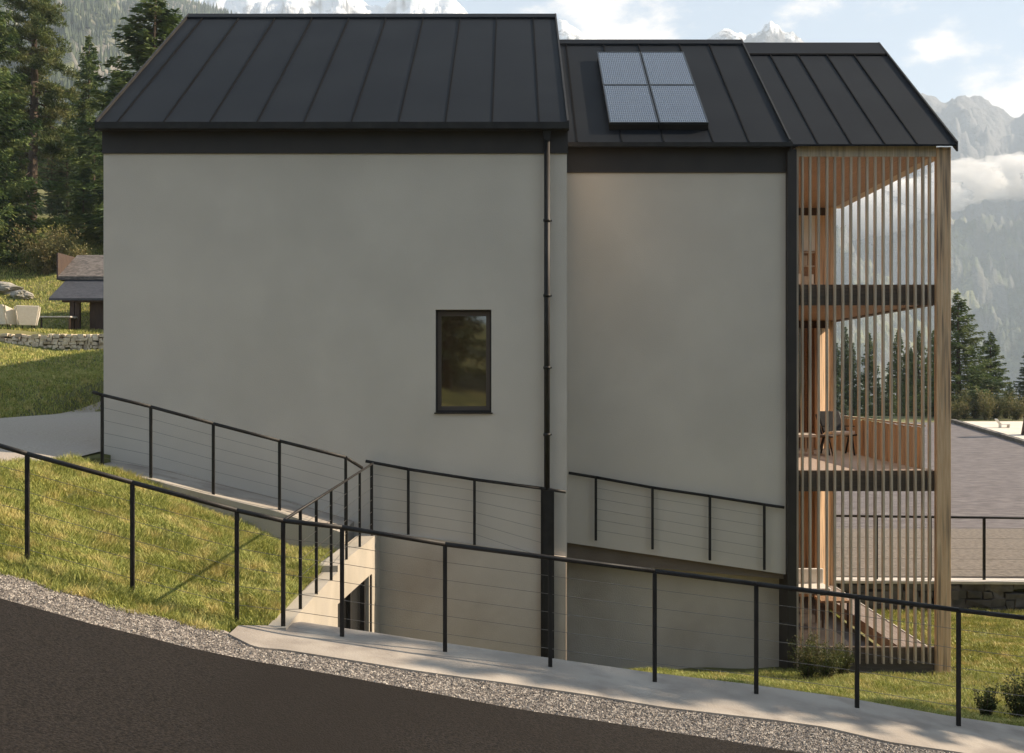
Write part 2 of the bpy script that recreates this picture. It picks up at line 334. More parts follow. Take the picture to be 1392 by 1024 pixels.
# ------------------------------------------------------------------ grass
def grass(name, n, region, hmin, hmax, wmin=.0022, wmax=.0045, lean=.5, mat_=M_grass, seed=1, zo=0.):
    r = np.random.default_rng(seed); x, y = region(r, n); n = len(x); z = H(x, y)+zo
    cl = .5+.5*np.sin(x*5.1+1.3*np.sin(y*4.3))*np.sin(y*4.7+1.1*np.sin(x*3.9)); cl2 = .5+.5*np.sin(x*1.7+y*1.1)*np.sin(y*1.9-x*.8)
    h = (hmin+(hmax-hmin)*(.45*cl+.25*cl2+.3*r.random(n)))*r.uniform(.6, 1.15, n); w_ = r.uniform(wmin, wmax, n); a = r.uniform(0, 6.28, n)
    la = a*.6+2.2*np.sin(x*2.3+1)+2*np.sin(y*2.9)+r.normal(0, .8, n); ln = h*lean*r.uniform(.3, 1.5, n)
    dx, dy = np.cos(a)*w_, np.sin(a)*w_; lx, ly = np.cos(la)*ln, np.sin(la)*ln
    V = np.stack([np.stack([x-dx, y-dy, z-.01], -1), np.stack([x+dx, y+dy, z-.01], -1),
                  np.stack([x+lx*.35+dx*.8, y+ly*.35+dy*.8, z+h*.55], -1), np.stack([x+lx*.35-dx*.8, y+ly*.35-dy*.8, z+h*.55], -1),
                  np.stack([x+lx, y+ly, z+h*.92], -1)], 1).reshape(-1, 3)
    b = np.arange(n)[:, None]*5
    o = link(name, npmesh(name, V, [b+np.array([[0, 1, 2, 3]]), b+np.array([[3, 2, 4]])]), mat_); return tag(o, kind='stuff')
def reg_left(r, n):
    x = r.uniform(-7.6, -2.40, n*2); y = r.uniform(10.1, 15.8, n*2)
    low = YG(x)-.02+.06*np.sin(x*9); ok = (y > low) & (y < np.interp(x, [-7.6, -6.6, -6.4, -6.25, -3, -2.3], [13.75, 14.0, 14.1, 15.72, 15.75, 15.75]))
    ok &= (x < np.interp(y, [10.1, 10.75, 11.1, 11.3, 16], [-2.9, -2.75, -2.46, -2.43, -2.42])); return x[ok][:n], y[ok][:n]
grass('grass', 115000, reg_left, .035, .20, .003, .006, lean=.62)
def reg_right(r, n):
    x = r.uniform(.5, 9.5, n*2); y = 11.42+(r.random(n*2)**1.3)*7; s = r.random(n*2)
    ok = (x < y*.47+1.2) & (s < sst(x, .6, 1.6)+.02) & ~((x > 1) & (x < 4.7) & (y > 18.2)); ok &= ~((x > 4.6) & (x < 7.4) & (y > 18.25)); return x[ok][:n], y[ok][:n]
grass('grass', 80000, reg_right, .03, .12, .003, .006, seed=2, lean=.65)
def reg_right2(r, n):
    x = r.uniform(4.5, 13, n*2); y = r.uniform(18.3, 25.3, n*2); ok = (x < y*.47+1) & ~((x < 7.5) & (y < 24.3)); return x[ok][:n], y[ok][:n]
grass('grass', 50000, reg_right2, .05, .14, .006, .011, seed=3)
def reg_lawn(r, n):
    x = r.uniform(-34, -10.5, n*2); y = 24+r.random(n*2)**1.2*44
    ysb = np.interp(x, [-20, -12.1, -11.4], [24, 25.2, 32.0]); ok = (y > ysb+.1) & (x > -y*.47-1) & (x < -y*.36) & ~((y > 39.4) & (y < 40.6)); return x[ok][:n], y[ok][:n]
grass('grass', 130000, reg_lawn, .06, .18, .010, .022, seed=4)

# driveway and right-hand paving
def poly_sheet(name, pts, dz, mat_, n=60, zf=None):
    # ruled sheet between a left and a right polyline following the ground
    a, b = pts; t = np.linspace(0, 1, n); A = np.array(a, float); B = np.array(b, float)
    ta = np.linspace(0, 1, len(A)); tb = np.linspace(0, 1, len(B)); u = np.linspace(0, 1, 40)
    ax, ay = np.interp(t, ta, A[:, 0]), np.interp(t, ta, A[:, 1]); bx, by = np.interp(t, tb, B[:, 0]), np.interp(t, tb, B[:, 1])
    XX = ax[:, None]*(1-u)+bx[:, None]*u; YY = ay[:, None]*(1-u)+by[:, None]*u; ZZ = (zf or H)(XX, YY)+dz
    V = np.stack([XX, YY, ZZ], -1).reshape(-1, 3); I = (np.arange(n-1)[:, None]*40+np.arange(39)[None]).ravel()
    return tag(link(name, npmesh(name, V, [np.stack([I, I+1, I+41, I+40], 1)], True), mat_), kind='structure')
poly_sheet('driveway', ([(-30, 13.9), (-26, 20), (-20, 23.6), (-11.9, 25.4), (-11.6, 32)], [(-6.35, 14.0), (-6.28, 15.7), (-6.36, 17.0), (-6.4, 25), (-6.4, 32)]), .035, M_drive)
poly_sheet('upper_road', ([(4.2, 25.9), (4, 35), (5, 54), (6, 66)], [(22.1, 25.9), (23.0, 35), (25.0, 54), (26.2, 66)]), .06, M_pave)
poly_sheet('verge_strip', ([(4, 25.95), (4, 33.8)], [(40, 25.95), (40, 33.8)]), .075, mat('brown_gravel', (.10, .085, .07), (.19, .16, .135), 9, .95, bump=1, bscale=14, coords='World', detail=10))
poly_sheet('plaza', ([(23.3, 35), (25.3, 54), (26.5, 66)], [(60, 35), (60, 54), (60, 66)]), .12, M_pale)
kb = MB()
for i in range(30):
    t0, t1 = i/30, (i+1)/30
    f = lambda t: (23.15+3.22*t, 35+31*t)
    (x0, y0), (x1, y1) = f(t0), f(t1); kb.bar((x0, y0, Hf(x0, y0)+.12), (x1, y1, Hf(x1, y1)+.13), .3, .24)
tag(kb.build('kerb', M_dstone), kind='structure')

# ------------------------------------------------------------------ the house
hs = thing('apartment_house', (0, 17.1, -5.0), 'modern grey rendered house with dark metal gable roofs and a slatted wooden balcony tower', 'house')
XL, XM, XR = -6.33, .85, 4.55
D1, D2 = 17.1, 18.35
wz0, wz1 = Z(561, D1), Z(421, D1); wx0, wx1 = X(592, D1), X(668, D1)
b = MB(); top = 3.87; bot = -5.4
rz = top+(21.8-17.1)*.667-.1
# front skin with window hole
for (xa, xb, za, zb) in ((XL, wx0, bot, top), (wx1, XM, bot, top), (wx0, wx1, bot, wz0), (wx0, wx1, wz1, top)):
    b.quad((xa, D1, za), (xb, D1, za), (xb, D1, zb), (xa, D1, zb))
for q in (((wx0, wz0), (wx0, wz1)), ((wx0, wz1), (wx1, wz1)), ((wx1, wz1), (wx1, wz0)), ((wx1, wz0), (wx0, wz0))):
    (xa, za), (xb, zb) = q; b.quad((xa, D1, za), (xb, D1, zb), (xb, D1+.2, zb), (xa, D1+.2, za))
for x in (XL, XM):
    b.quad((x, D1, bot), (x, D1, top), (x, 21.8, rz), (x, 26.5, top), (x, 26.5, bot))
b.quad((XL, 26.5, bot), (XM, 26.5, bot), (XM, 26.5, top), (XL, 26.5, top))
b.build('wall', M_plaster, hs, fix=False)
wl = MB(); wl.box(XL+.02, 3.8, 26.51, 40.5, -5.3, 6.2); wl.build('added_shade_wing', M_plaster, hs)  # unseen volume added to throw its shadow over the left lawn
wl = MB()
# right volume: upper wall, lower wall set back
ledge = [(XM+.01, Z(737, D2)), (XR-.0, Z(781, D2))]
wl.prism([(XM+.005, ledge[0][1]), (XR, ledge[1][1]), (XR, 3.80), (XM+.005, 3.80)], D2, D2+.45, 'y')
wl.build('wall', M_plaster, hs)
wl = MB(); wl.box(XM+.01, XR, D2+.451, 25.9, -5.4, 3.78); o = wl.build('wall', M_plaster2, hs); o['label'] = 'recessed lower wall with shade and warm bounce in its colour'
# tapered dark brown band below the ledge
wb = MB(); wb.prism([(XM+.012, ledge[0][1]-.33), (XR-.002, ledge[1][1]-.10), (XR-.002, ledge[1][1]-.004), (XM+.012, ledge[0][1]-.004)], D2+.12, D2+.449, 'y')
wb.build('ledge_band', mat('band_brown', (.155, .12, .095), (.19, .15, .12), 2, .9, bump=.3), hs)
# slightly proud base panel under the left facade rail
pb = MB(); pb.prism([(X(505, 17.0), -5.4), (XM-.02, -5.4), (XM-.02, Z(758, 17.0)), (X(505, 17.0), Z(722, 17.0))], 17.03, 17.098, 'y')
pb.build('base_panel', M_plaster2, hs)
pf = MB(); pf.prism([(XM+.03, -5.4), (XR+.1, -5.4), (XR+.1, -4.93), (XM+.03, -4.93)], 18.2, 18.34, 'y'); pf.build('plinth', M_conc2, hs)
# fascias
f = MB(); f.box(XL-.01, XM+.012, D1-.035, D1-.002, Z(209, D1), 3.885); f.build('fascia', M_dark, hs)
f = MB(); f.box(XM+.013, XR+.0, D2-.035, D2-.002, Z(235, D2), 3.81); f.build('fascia', M_dark, hs)
# window
wn = MB(); c = D1+.10
for bx_ in ((wx0, wx0+.03, wz0, wz1), (wx1-.03, wx1, wz0, wz1), (wx0+.03, wx1-.03, wz1-.035, wz1), (wx0+.03, wx1-.03, wz0, wz0+.035)):
    wn.box(bx_[0], bx_[1], c, c+.06, bx_[2], bx_[3])
wn2 = MB()
for bx_ in ((wx0+.03, wx0+.085, wz0+.035, wz1-.035), (wx1-.085, wx1-.03, wz0+.035, wz1-.035), (wx0+.085, wx1-.085, wz1-.095, wz1-.035), (wx0+.085, wx1-.085, wz0+.035, wz0+.095)):
    wn2.box(bx_[0], bx_[1], c+.02, c+.065, bx_[2], bx_[3])
pane = MB(); pane.box(wx0+.08, wx1-.08, c+.035, c+.05, wz0+.09, wz1-.09)
wo = pane.build('window', M_glass, hs)
wn.build('frame', M_dark, wo); wn2.build('sash', mat('brown_sash', (.085, .062, .048), None, rough=.5), wo)
sl = MB(); sl.box(wx0-.02, wx1+.02, D1-.03, D1+.105, wz0-.02, wz0+.0); sl.build('sill', M_dark, wo)

# roofs
def roof(x0, x1, ye, ze, yr, zr, seams, th=.13, cap=True, rid=.0):
    yb = 2*yr-ye; s = (zr-ze)/(yr-ye); r = MB()
    r.prism([(ye, ze-.03), (ye, ze), (yr, zr), (yb, ze), (yb, ze-.03), (yr, zr-th)], x0, x1)
    ro = r.build('roof', M_roof, hs)
    sm = MB()
    for x in seams:
        sm.prism([(ye+.01, ze+.005), (ye+.01, ze+.022), (yr-.02, zr+.018), (yr-.02, zr-.01)], x-.010, x+.010)
    sm.build('seams', M_seam, ro)
    cp = MB(); w_ = .17+rid
    cp.prism([(yr-w_, zr-s*w_+.008), (yr-w_, zr-s*w_+.045), (yr, zr+.05), (yr+w_, zr-s*w_+.045), (yr+w_, zr-s*w_+.008), (yr, zr+.01)], x0-.01, x1+.01)
    cp.build('ridge_cap', M_roof, ro)
    if rid:
        ln_ = MB(); ln_.prism([(yr-w_-.02, zr-s*(w_+.02)+.0), (yr-w_-.02, zr-s*(w_+.02)+.03), (yr-w_, zr-s*w_+.046), (yr-w_, zr-s*w_)], x0, x1); ln_.build('cap_edge', M_seam, ro)
    for xa, xb in ((x0-.03, x0), (x1, x1+.03)):
        v = MB(); v.prism([(ye-.01, ze-.12), (ye-.01, ze+.045), (yr, zr+.055), (yb+.01, ze+.045), (yb+.01, ze-.12), (yr, zr-.12)], xa, xb); v.build('verge_trim', M_black, ro)
    return ro
D1e, D2e = 16.93, 18.15
z1e, z2e = Z(168, D1e), Z(193.5, D2e)
rf = roof(-6.37, .845, D1e, z1e, 21.8, 7.12, [X(p, D1e) for p in (158, 221, 284, 348.5, 412.5, 477, 541.5, 605.5, 669, 733)])
rf2 = roof(.91, 4.56, D2e, z2e, 22.0, 6.67, [X(p, D2e) for p in (784.6, 845.6, 902.7, 969.5, 1018.5)])
rf3 = roof(4.60, 7.30, D2e-.01, z2e-.035, 22.0, 6.61, [X(p, D2e) for p in (1112, 1157, 1203, 1247)], rid=.32)
# gutters
gt = MB(); gt.box(-6.36, .87, D1e-.10, D1e+.0, z1e-.10, z1e-.012); gt.box(-6.36, .87, D1e-.115, D1e-.10, z1e-.10, z1e+.0); gt.build('gutter', M_black, hs)
gt = MB(); gt.box(.92, 4.6, D2e-.07, D2e+.0, z2e-.085, z2e-.012); gt.build('gutter', M_black, hs)
sf = MB(); sf.box(-6.36, .86, D1e+.002, D1-.036, z1e-.09, z1e-.04); sf.build('soffit', M_dark, hs)
# flashing of the taller roof against the lower one
# downpipe
dp = MB(); xd = X(743.5, 17.0)
dp.tube((xd, 16.99, z1e-.12), (xd, 16.99, Z(668, 17)), .045, 14)
dpo = dp.build('downpipe', M_black, hs)
h_ = MB(); h_.prism([(xd-.04, z1e-.25), (xd+.04, z1e-.25), (xd+.07, z1e-.09), (xd-.07, z1e-.09)], 16.94, 17.05, 'y'); h_.build('rain_head', M_black, dpo)
h_ = MB(); h_.box(X(738, 17), X(753, 17), 16.92, 17.028, -5.2, Z(666, 17)); h_.build('pipe_cover', M_black, dpo)
for py in (300, 402, 500, 591):
    q = MB(); z = Z(py, 17); q.tube((xd, 16.99, z-.02), (xd, 16.99, z+.02), .057, 14); q.box(xd-.015, xd+.075, 17.0, 17.06, z-.012, z+.012); q.build('pipe_clip', M_black, dpo)
# corner trim between wall and balcony tower
t_ = MB(); t_.box(XR+.001, 4.70, 18.22, 18.8, -4.95, 3.75); t_.build('corner_trim', M_dark, hs)
t_ = MB(); t_.box(4.702, 4.745, 18.27, 18.42, -4.9, 3.80); t_.build('wood_trim', M_wood2, hs)

# balcony tower
YF, YK = 18.4, 24.0; XA, XB = 4.745, 7.27
cl = MB(); cl.box(7.04, XB, 18.27, 18.40, -5.0, 3.80); cl.build('corner_post', M_wood, hs, .006)
cl = MB(); cl.box(4.747, 7.038, 18.30, 18.345, Z(213, 18.3), Z(194.5, 18.3)); cl.build('top_fascia', M_wood2, hs)
zf = {}
def slab(name, py0, py1, m_top=True):
    z0, z1 = Z(py1, YF), Z(py0, YF)
    s_ = MB(); s_.box(XA+.002, 7.1, YF+.002, YF+.08, z0, z1); s_.build('edge_beam', M_beam, hs)
    s_ = MB(); s_.box(6.94, 7.1, YF+.202, YK+.2, z0, z1); s_.build('edge_beam', M_beam, hs)
    s_ = MB(); s_.box(XA, 6.935, YF+.082, YK, z0+.02, z0+.06); s_.build('ceiling', M_wood3, hs)
    d_ = MB()
    n = 38; dy = (YK-YF-.09)/n
    for i in range(n): d_.box(XA+.001, 6.937, YF+.085+i*dy, YF+.085+(i+1)*dy-.008, z1-.028, z1+.002)
    d_.build('deck', M_deck, hs)
    return z1
zt = slab('top', 387, 415); zm = slab('mid', 640, 668)
s_ = MB(); s_.box(XA, 6.99, YF+.0, YK, Z(213, YF)+.0, Z(213, YF)+.06); s_.build('ceiling', M_wood3, hs)
s_ = MB(); s_.box(7.0, 7.2, 18.42, YK+.1, Z(213, YF)-.0, 3.78); s_.build('edge_beam', M_wood2, hs)
# ground floor: dark floor, front beam, raised kerb board on the open side
s_ = MB(); s_.box(XA, 7.1, YF+.002, YF+.08, -5.0, Z(880, YF)); s_.build('edge_beam', M_beam, hs)
s_ = MB(); s_.box(XA, 6.5, YF+.11, YK, -4.85, -4.80); s_.build('deck', M_dark, hs)
s_ = MB(); s_.box(6.50, 6.96, YF+.11, YK, -4.75, Z(882, YF)); s_.build('kerb_board', mat('weathered_board', (.20, .155, .13), (.30, .245, .215), 5, .75, stretch=(6, .5, 6), bump=.3), hs)
s_ = MB(); s_.box(6.962, 6.985, YF+.11, YK, -4.75, Z(882, YF)+.012); s_.build('kerb_trim', M_lime, hs)
# inner side wall (house gable) and back walls per floor
s_ = MB(); s_.box(4.702, 4.743, 18.81, YK+.1, -5.0, 3.67); s_.build('inner_wall', M_wood3, hs)
def backwall(z0, z1, kind):
    yk = YK
    fr = MB(); fr.box(6.88, 6.98, yk-.05, yk+.1, z0, z1); fr.build('rear_post', M_wood, hs)
    hd = MB(); hd.box(XA, 6.87, yk, yk+.1, z1-.16, z1); hd.build('head_beam', M_dkwood, hs)
    if kind == 'top':
        p = MB(); p.box(XA, 6.60, yk+.02, yk+.1, z0+1.2, z1-.162); p.build('blind', M_white, hs)
        for i in range(5):
            x = XA+.02+i*.37
            q = MB(); q.box(x, x+.05, yk-.01, yk+.03, z0+.0, z1-.165); q.build('mullion', M_wood2, hs)
        p = MB(); p.box(XA, 6.60, yk+.05, yk+.1, z0, z0+1.198); p.build('panel', M_wood3, hs)
        p = MB(); p.box(6.60, 6.87, yk+.01, yk+.1, z0, z1-.162); p.build('panel', M_wood, hs)
        q = MB()
        for i, zz in enumerate((.05, .45, .85, 1.15)): q.box(XA+.02, 6.58, yk-.02, yk+.05, z0+zz, z0+zz+.03)
        sh = q.build('shelf', M_wood2, hs)
        random.seed(5); q = MB(); x = 5.6
        for zz in (.08, .48, .88):
            x = 5.75
            while x < 6.5:
                w_ = random.uniform(.04, .16)
                if random.random() < .8:
                    q = MB(); q.box(x, x+w_, yk-.015, yk+.04, z0+zz+.002, z0+zz+random.uniform(.12, .24)); tag(q.build('storage_box', random.choice((M_wicker, M_white, M_wood2, M_lime)), None), 'small pale box on the shelves of the top balcony', 'box', 'boxes on the top balcony shelves')
                x += w_+random.uniform(.01, .05)
    elif kind == 'mid':
        p = MB(); p.box(XA, 6.55, yk+.05, yk+.1, z0, z1-.162); p.build('glazing', M_glass2, hs)
        for x in (XA+.02, 5.65, 6.0, 6.18, 6.36, 6.5):
            q = MB(); q.box(x, x+.06, yk-.02, yk+.045, z0, z1-.165); q.build('mullion', M_wood3, hs)
        p = MB(); p.box(6.57, 6.87, yk+.01, yk+.1, z0, z1-.162); p.build('panel', M_wood, hs)
    else:
        n = 11; dx = (6.87-XA)/n
        for i in range(n):
            p = MB(); p.box(XA+i*dx, XA+(i+1)*dx-.012, yk+.01+.015*(i % 2), yk+.1, z0, z1-.162); p.build('panel', M_wood, hs)
backwall(zt+.003, Z(213, YF), 'top'); backwall(zm+.003, Z(413, YF), 'mid'); backwall(-4.79, Z(666, YF), 'low')
# wood leaves added before the back walls, angled to catch the sun
for z0, z1, yh in ((zm+.02, Z(413, YF)-.18, 23.9), (-4.78, Z(666, YF)-.2, 23.9)):
    lf = MB(); lf.bar((6.85, yh+.02, (z0+z1)/2), (6.50, yh-.30, (z0+z1)/2), .05, z1-z0); dl = lf.build('added_sun_leaf', M_wood, hs)
# balustrades of upright boards (open side and rear end) on the middle floor
for (px0) in (0,):
    y = YF+.3; i = 0
    while y < YK-.1:
        q = MB(); q.box(6.95, 6.975, y, y+.115, zm+.0, zm+.70+.01*math.sin(i*2.1)); q.build('baluster_board', M_wood if i % 3 else M_wood2, hs); y += .142; i += 1
tr_ = MB(); tr_.box(6.94, 6.99, YF+.25, YK, zm+.72, zm+.75); tr_.build('handrail', M_wood2, hs)
# vertical slats over the whole front
spx = (1091, 1101.5, 1113, 1124.5, 1135, 1146, 1157, 1168, 1179, 1190, 1201, 1212, 1223, 1234, 1244.5, 1255, 1264)
for p in spx:
    x = X(p, 18.33); q = MB(); q.box(x-.017, x+.017, 18.31, 18.388, Z(902, 18.35), Z(196, 18.3)); q.build('slat', M_wood2, hs, .003)

# furniture on the middle deck
ch = thing('deck_chair', (6.55, 22.2, zm), 'black framed reclining chair with pale cushion on the middle balcony', 'chair')
for sx in (-.25, .25):
    q = MB()
    q.bar((6.55+sx, 21.9, zm+.0), (6.55+sx, 22.1, zm+.42), .03, .03); q.bar((6.55+sx, 22.5, zm+.0), (6.55+sx, 22.25, zm+.40), .03, .03)
    q.bar((6.55+sx, 21.75, zm+.42), (6.55+sx, 22.4, zm+.36), .03, .03); q.bar((6.55+sx, 22.4, zm+.36), (6.55+sx, 22.85, zm+.78), .03, .03)
    q.bar((6.55+sx, 21.95, zm+.58), (6.55+sx, 22.5, zm+.56), .035, .02); q.build('side_frame', M_black, ch)
q = MB(); q.bar((6.55, 21.8, zm+.46), (6.55, 22.4, zm+.40), .46, .07); q.build('seat', M_wicker, ch, .02)
q = MB(); q.bar((6.55, 22.42, zm+.42), (6.55, 22.87, zm+.84), .46, .06); q.build('backrest', M_black, ch, .02)
tb = thing('low_table', (5.75, 22.6, zm), 'low pale wooden table on the middle balcony beside the glazed wall', 'table')
q = MB(); q.box(5.4, 6.15, 22.3, 22.9, zm+.34, zm+.40); q.build('tabletop', M_wicker, tb, .006)
for sx, sy in ((5.44, 22.34), (6.07, 22.34), (5.44, 22.82), (6.07, 22.82)):
    q = MB(); q.box(sx, sx+.04, sy, sy+.04, zm+.004, zm+.338); q.build('leg', M_wood2, tb)
st = thing('stool', (6.15, 21.6, zm), 'small dark stool in front of the low table', 'stool')
q = MB(); q.tube((6.15, 21.6, zm+.38), (6.15, 21.6, zm+.43), .17, 16); q.build('seat', M_dkwood, st)
for k in range(3):
    a = k*2.1+.4; q = MB(); q.tube((6.15+.06*math.cos(a), 21.6+.06*math.sin(a), zm+.38), (6.15+.17*math.cos(a), 21.6+.17*math.sin(a), zm+.004), .014, 8); q.build('leg', M_black, st)
# furniture on the ground level of the tower
bn = thing('garden_bench', (6.1, 22.7, -4.8), 'pale cushioned garden bench on the ground terrace behind the slats', 'bench')
q = MB(); q.box(5.7, 6.48, 22.4, 22.95, -4.42, -4.30); q.build('seat', M_white, bn, .02)
q = MB(); q.box(5.7, 6.48, 22.95, 23.05, -4.42, -4.0); q.build('backrest', M_white, bn, .02)
for sx in (5.73, 6.41):
    q = MB(); q.box(sx, sx+.04, 22.42, 22.46, -4.797, -4.42); q.box(sx, sx+.04, 22.9, 22.94, -4.797, -4.42); q.build('leg', M_dkwood, bn)
tb2 = thing('side_table', (6.2, 21.3, -4.8), 'dark wooden side table on the ground terrace in front of the cushioned bench', 'table')
q = MB(); q.box(5.9, 6.45, 21.05, 21.55, -4.32, -4.28); q.build('tabletop', M_wood3, tb2)
for sx, sy in ((5.92, 21.07), (6.4, 21.07), (5.92, 21.5), (6.4, 21.5)):
    q = MB(); q.box(sx, sx+.035, sy, sy+.035, -4.797, -4.321); q.build('leg', M_dkwood, tb2)

# solar panels
def on_roof(px, py, lift):
    s = (6.67-z2e)/(22.0-D2e); dz = (CY-py)/FPX
    D = (z2e+lift-s*D2e)/(dz-s); return Vector(P(px, py, D))
cor = [on_roof(813, 71, .16), on_roof(930.5, 71, .16), on_roof(963, 167.5, .16), on_roof(825.5, 167.5, .16)]
x0, x1 = (cor[0].x+cor[3].x)/2, (cor[1].x+cor[2].x)/2; ytop, ybt = cor[0].y, cor[3].y
s2 = (6.67-z2e)/(22.0-D2e); ang = math.atan(s2); Lr = (ytop-ybt)/math.cos(ang)
names = {(0, 1): 'upper left of the four blue solar panels on the roof', (1, 1): 'upper right of the four blue solar panels on the roof', (0, 0): 'lower left of the four blue solar panels on the roof', (1, 0): 'lower right of the four blue solar panels on the roof'}
pw, ph = (x1-x0)/2, Lr/2
proto = None
for (i, j), lb in names.items():
    loc = Vector((x0+i*pw, ybt+j*ph*math.cos(ang), cor[3].z+j*ph*math.sin(ang)))
    if proto is None:
        pr = thing('solar_panel', (0, 0, 0), lb, 'solar panel', 'solar panels on the roof')
        q = MB(); q.box(.03, pw-.03, .03, ph-.03, -.028, .004); q.build('cells', M_solar, pr)
        q = MB()
        for bx_ in ((.008, .03, .008, ph-.008), (pw-.03, pw-.008, .008, ph-.008), (.03, pw-.03, .008, .03), (.03, pw-.03, ph-.03, ph-.008)): q.box(*bx_, -.035, .010)
        q.build('frame', mat('panel_frame', (.05, .055, .06), None, rough=.35, metal=.6), pr)
        for yy in (.15, ph-.2):
            q = MB(); q.box(.01, pw-.01, yy, yy+.05, -.125, -.036); q.build('mounting_rail', M_black, pr)
        q = MB(); q.box(.01, pw-.01, .010, .035, -.125, -.036); q.build('skirt', M_black, pr)
        proto = pr; p_ = pr
    else: p_ = copy_tree(proto)
    p_['label'] = lb; p_.location = loc; p_.rotation_euler = (ang, 0, 0)

# ------------------------------------------------------------------ concrete walls round the entrance
ew = thing('entrance_wall', (-2.3, 11.2, -2.6), 'bare concrete side wall of the sunken entrance with a dark glazed opening', 'wall')
XF = lambda y: np.interp(y, [11.0, 14.0, 16.6], [-2.25, -2.21, -2.03])
TH = lambda y: float(np.interp(y, [13.9, 14.1], [.2, .27]))
def sidebox(y0, y1, z0a, z1a, z0b, z1b, th=None):
    q = MB(); a, c_ = float(XF(y0)), float(XF(y1)); t0, t1 = (th, th) if th else (TH((y0+y1)/2),)*2
    q.v = [(a-t0, y0, z0a), (a, y0, z0a), (c_, y1, z0b), (c_-t1, y1, z0b), (a-t0, y0, z1a), (a, y0, z1a), (c_, y1, z1b), (c_-t1, y1, z1b)]
    q.f = [(3, 2, 1, 0), (4, 5, 6, 7), (0, 1, 5, 4), (1, 2, 6, 5), (2, 3, 7, 6), (3, 0, 4, 7)]; q.sm = [False]*6; return q
q = sidebox(10.98, 12.2, -5.4, -2.50, -5.4, -2.48)
for (a_, b_, za, zb, ta, tb_) in ((12.2, 14.0, -5.4, -5.4, -2.48, -2.48), (14.0, 15.99, -2.89, -2.89, -2.40, -2.38), (15.99, 16.95, -5.4, -5.4, -2.38, -2.38)):
    r_ = sidebox(a_, b_, za, ta, zb, tb_); bb = len(q.v); q.v += r_.v; q.f += [tuple(i+bb for i in f_) for f_ in r_.f]; q.sm += r_.sm
q.build('wall', M_conc, ew)
def insetbox(y0, y1, z0, z1, off, th):
    q = sidebox(y0, y1, z0, z1, z0, z1, th); q.v = [(x-off, y, z) for x, y, z in q.v]; return q
dr = insetbox(14.01, 15.98, -5.3, -2.893, .10, .05).build('door', M_glass2, ew)
for yy in (14.01, 14.95, 15.88): insetbox(yy, yy+.09, -5.3, -2.894, .045, .05).build('frame', M_black, dr)
ed = MB(); ed.tube((float(XF(14.85))-.06, 14.9, -4.3), (float(XF(14.85))-.06, 14.9, -3.7), .014, 8); ed.build('handle', M_cable, dr)
q = MB(); q.box(float(XF(16.2))-.05, float(XF(16.2))+.01, 16.05, 16.15, -5.3, -2.895); q.build('corner_strip', M_black, ew)
# retaining wall and walkway along the facade
rt = [(-6.28, -1.30), (-5.9, -1.335), (-5.2, -1.46), (-4.3, -1.70), (-3.35, -1.93), (-2.45, -2.22)]
rw = thing('retaining_wall', (-4.4, 15.9, -2.5), 'grey concrete retaining wall carrying the sloping walkway along the left facade', 'wall')
q = MB(); q.prism([(-2.42, -5.2), (-6.28, -5.2)]+[(x, z) for x, z in rt[:-1]]+[(-2.42, -2.23)], 15.75, 15.98, 'y'); q.build('wall', M_conc, rw)
wk = MB(); wk.prism([(-2.45, -5.2), (-6.28, -5.2)]+[(x, z-.02) for x, z in rt], 15.981, 17.095, 'y'); tag(wk.build('walkway', M_conc2), kind='structure')
stp = MB()
for i in range(0):
    xa = -5.15+i*1.0; z = float(np.interp(xa, [p[0] for p in rt], [p[1] for p in rt])); stp.box(xa, xa+.62, 15.99, 17.07, z-.5, z+.03)

# wall below the path, holding the road above the sunken court
pw_ = thing('court_wall', (0, 11.3, -3), 'concrete wall below the path holding it above the sunken court', 'wall')
q = MB(); pp = [(x, float(g(x))-.06) for x in (-2.16, -1.69, -.67, 1.42, 2.43)]
q.prism([(2.43, -5.3), (-2.16, -5.3)]+pp, 11.16, 11.36, 'y'); q.build('wall', M_conc, pw_)

# ------------------------------------------------------------------ fences
def fence(name, label, rail, posts, base, cables=5, r=.024, pr=.021, lab_group=None, cr=.003, cab_from=None, extra=None):
    # rail: list of 3D points (top line); posts: list of (x,y,ztop,zbottom)
    t = thing(name, (posts[0][0], posts[0][1], posts[0][3]), label, 'fence', lab_group)
    q = MB()
    for a, b_ in zip(rail[:-1], rail[1:]): q.tube(a, b_, r, 10)
    q.build('handrail', M_black, t)
    for x, y, zt_, zb in posts:
        q = MB(); q.box(x-pr, x+pr, y-pr*.7, y+pr*.7, zb, zt_-.01); po = q.build('post', M_black, t, .003)
    hh_ = min(p[2]-p[3] for p in posts); cpo = [(p[0], p[1], p[2], max(p[3], p[2]-hh_*1.25)) for p in posts]
    for k in range(cables):
        fz = (k+1)/(cables+1); q = MB()
        for a, b_ in zip(cpo[:-1], cpo[1:]):
            za = a[2]+(a[3]-a[2])*fz; zb_ = b_[2]+(b_[3]-b_[2])*fz; q.tube((a[0], a[1], za), (b_[0], b_[1], zb_), cr, 5, caps=False)
        q.build('cable', M_cable, t)
    return t
def railz(px, tab): return np.interp(px, [a for a, _ in tab], [b_ for _, b_ in tab])
tab = [(-120, 578), (0, 606), (37, 617), (180, 656), (322, 694), (385, 708), (465, 717), (605, 740), (890, 776.5), (1028, 794), (1165, 811.5), (1303, 829.5), (1392, 840), (1560, 861)]
D = 11.05
posts = []
for p in (-106, 37, 180, 322, 385, 465, 605, 748, 890, 1028, 1165, 1303, 1442):
    x = X(p, D); yy = D; zb = max(Hf(x, yy), float(g(x)))-.02 if x < -2.4 else float(g(x))+.035
    posts.append((x, yy, Z(railz(p, tab), D), zb))
rl = [P(p, v, D) for p, v in tab]
fence('road_fence', 'long dark metal railing with wire infill along the road edge in the foreground', rl, posts, 0)
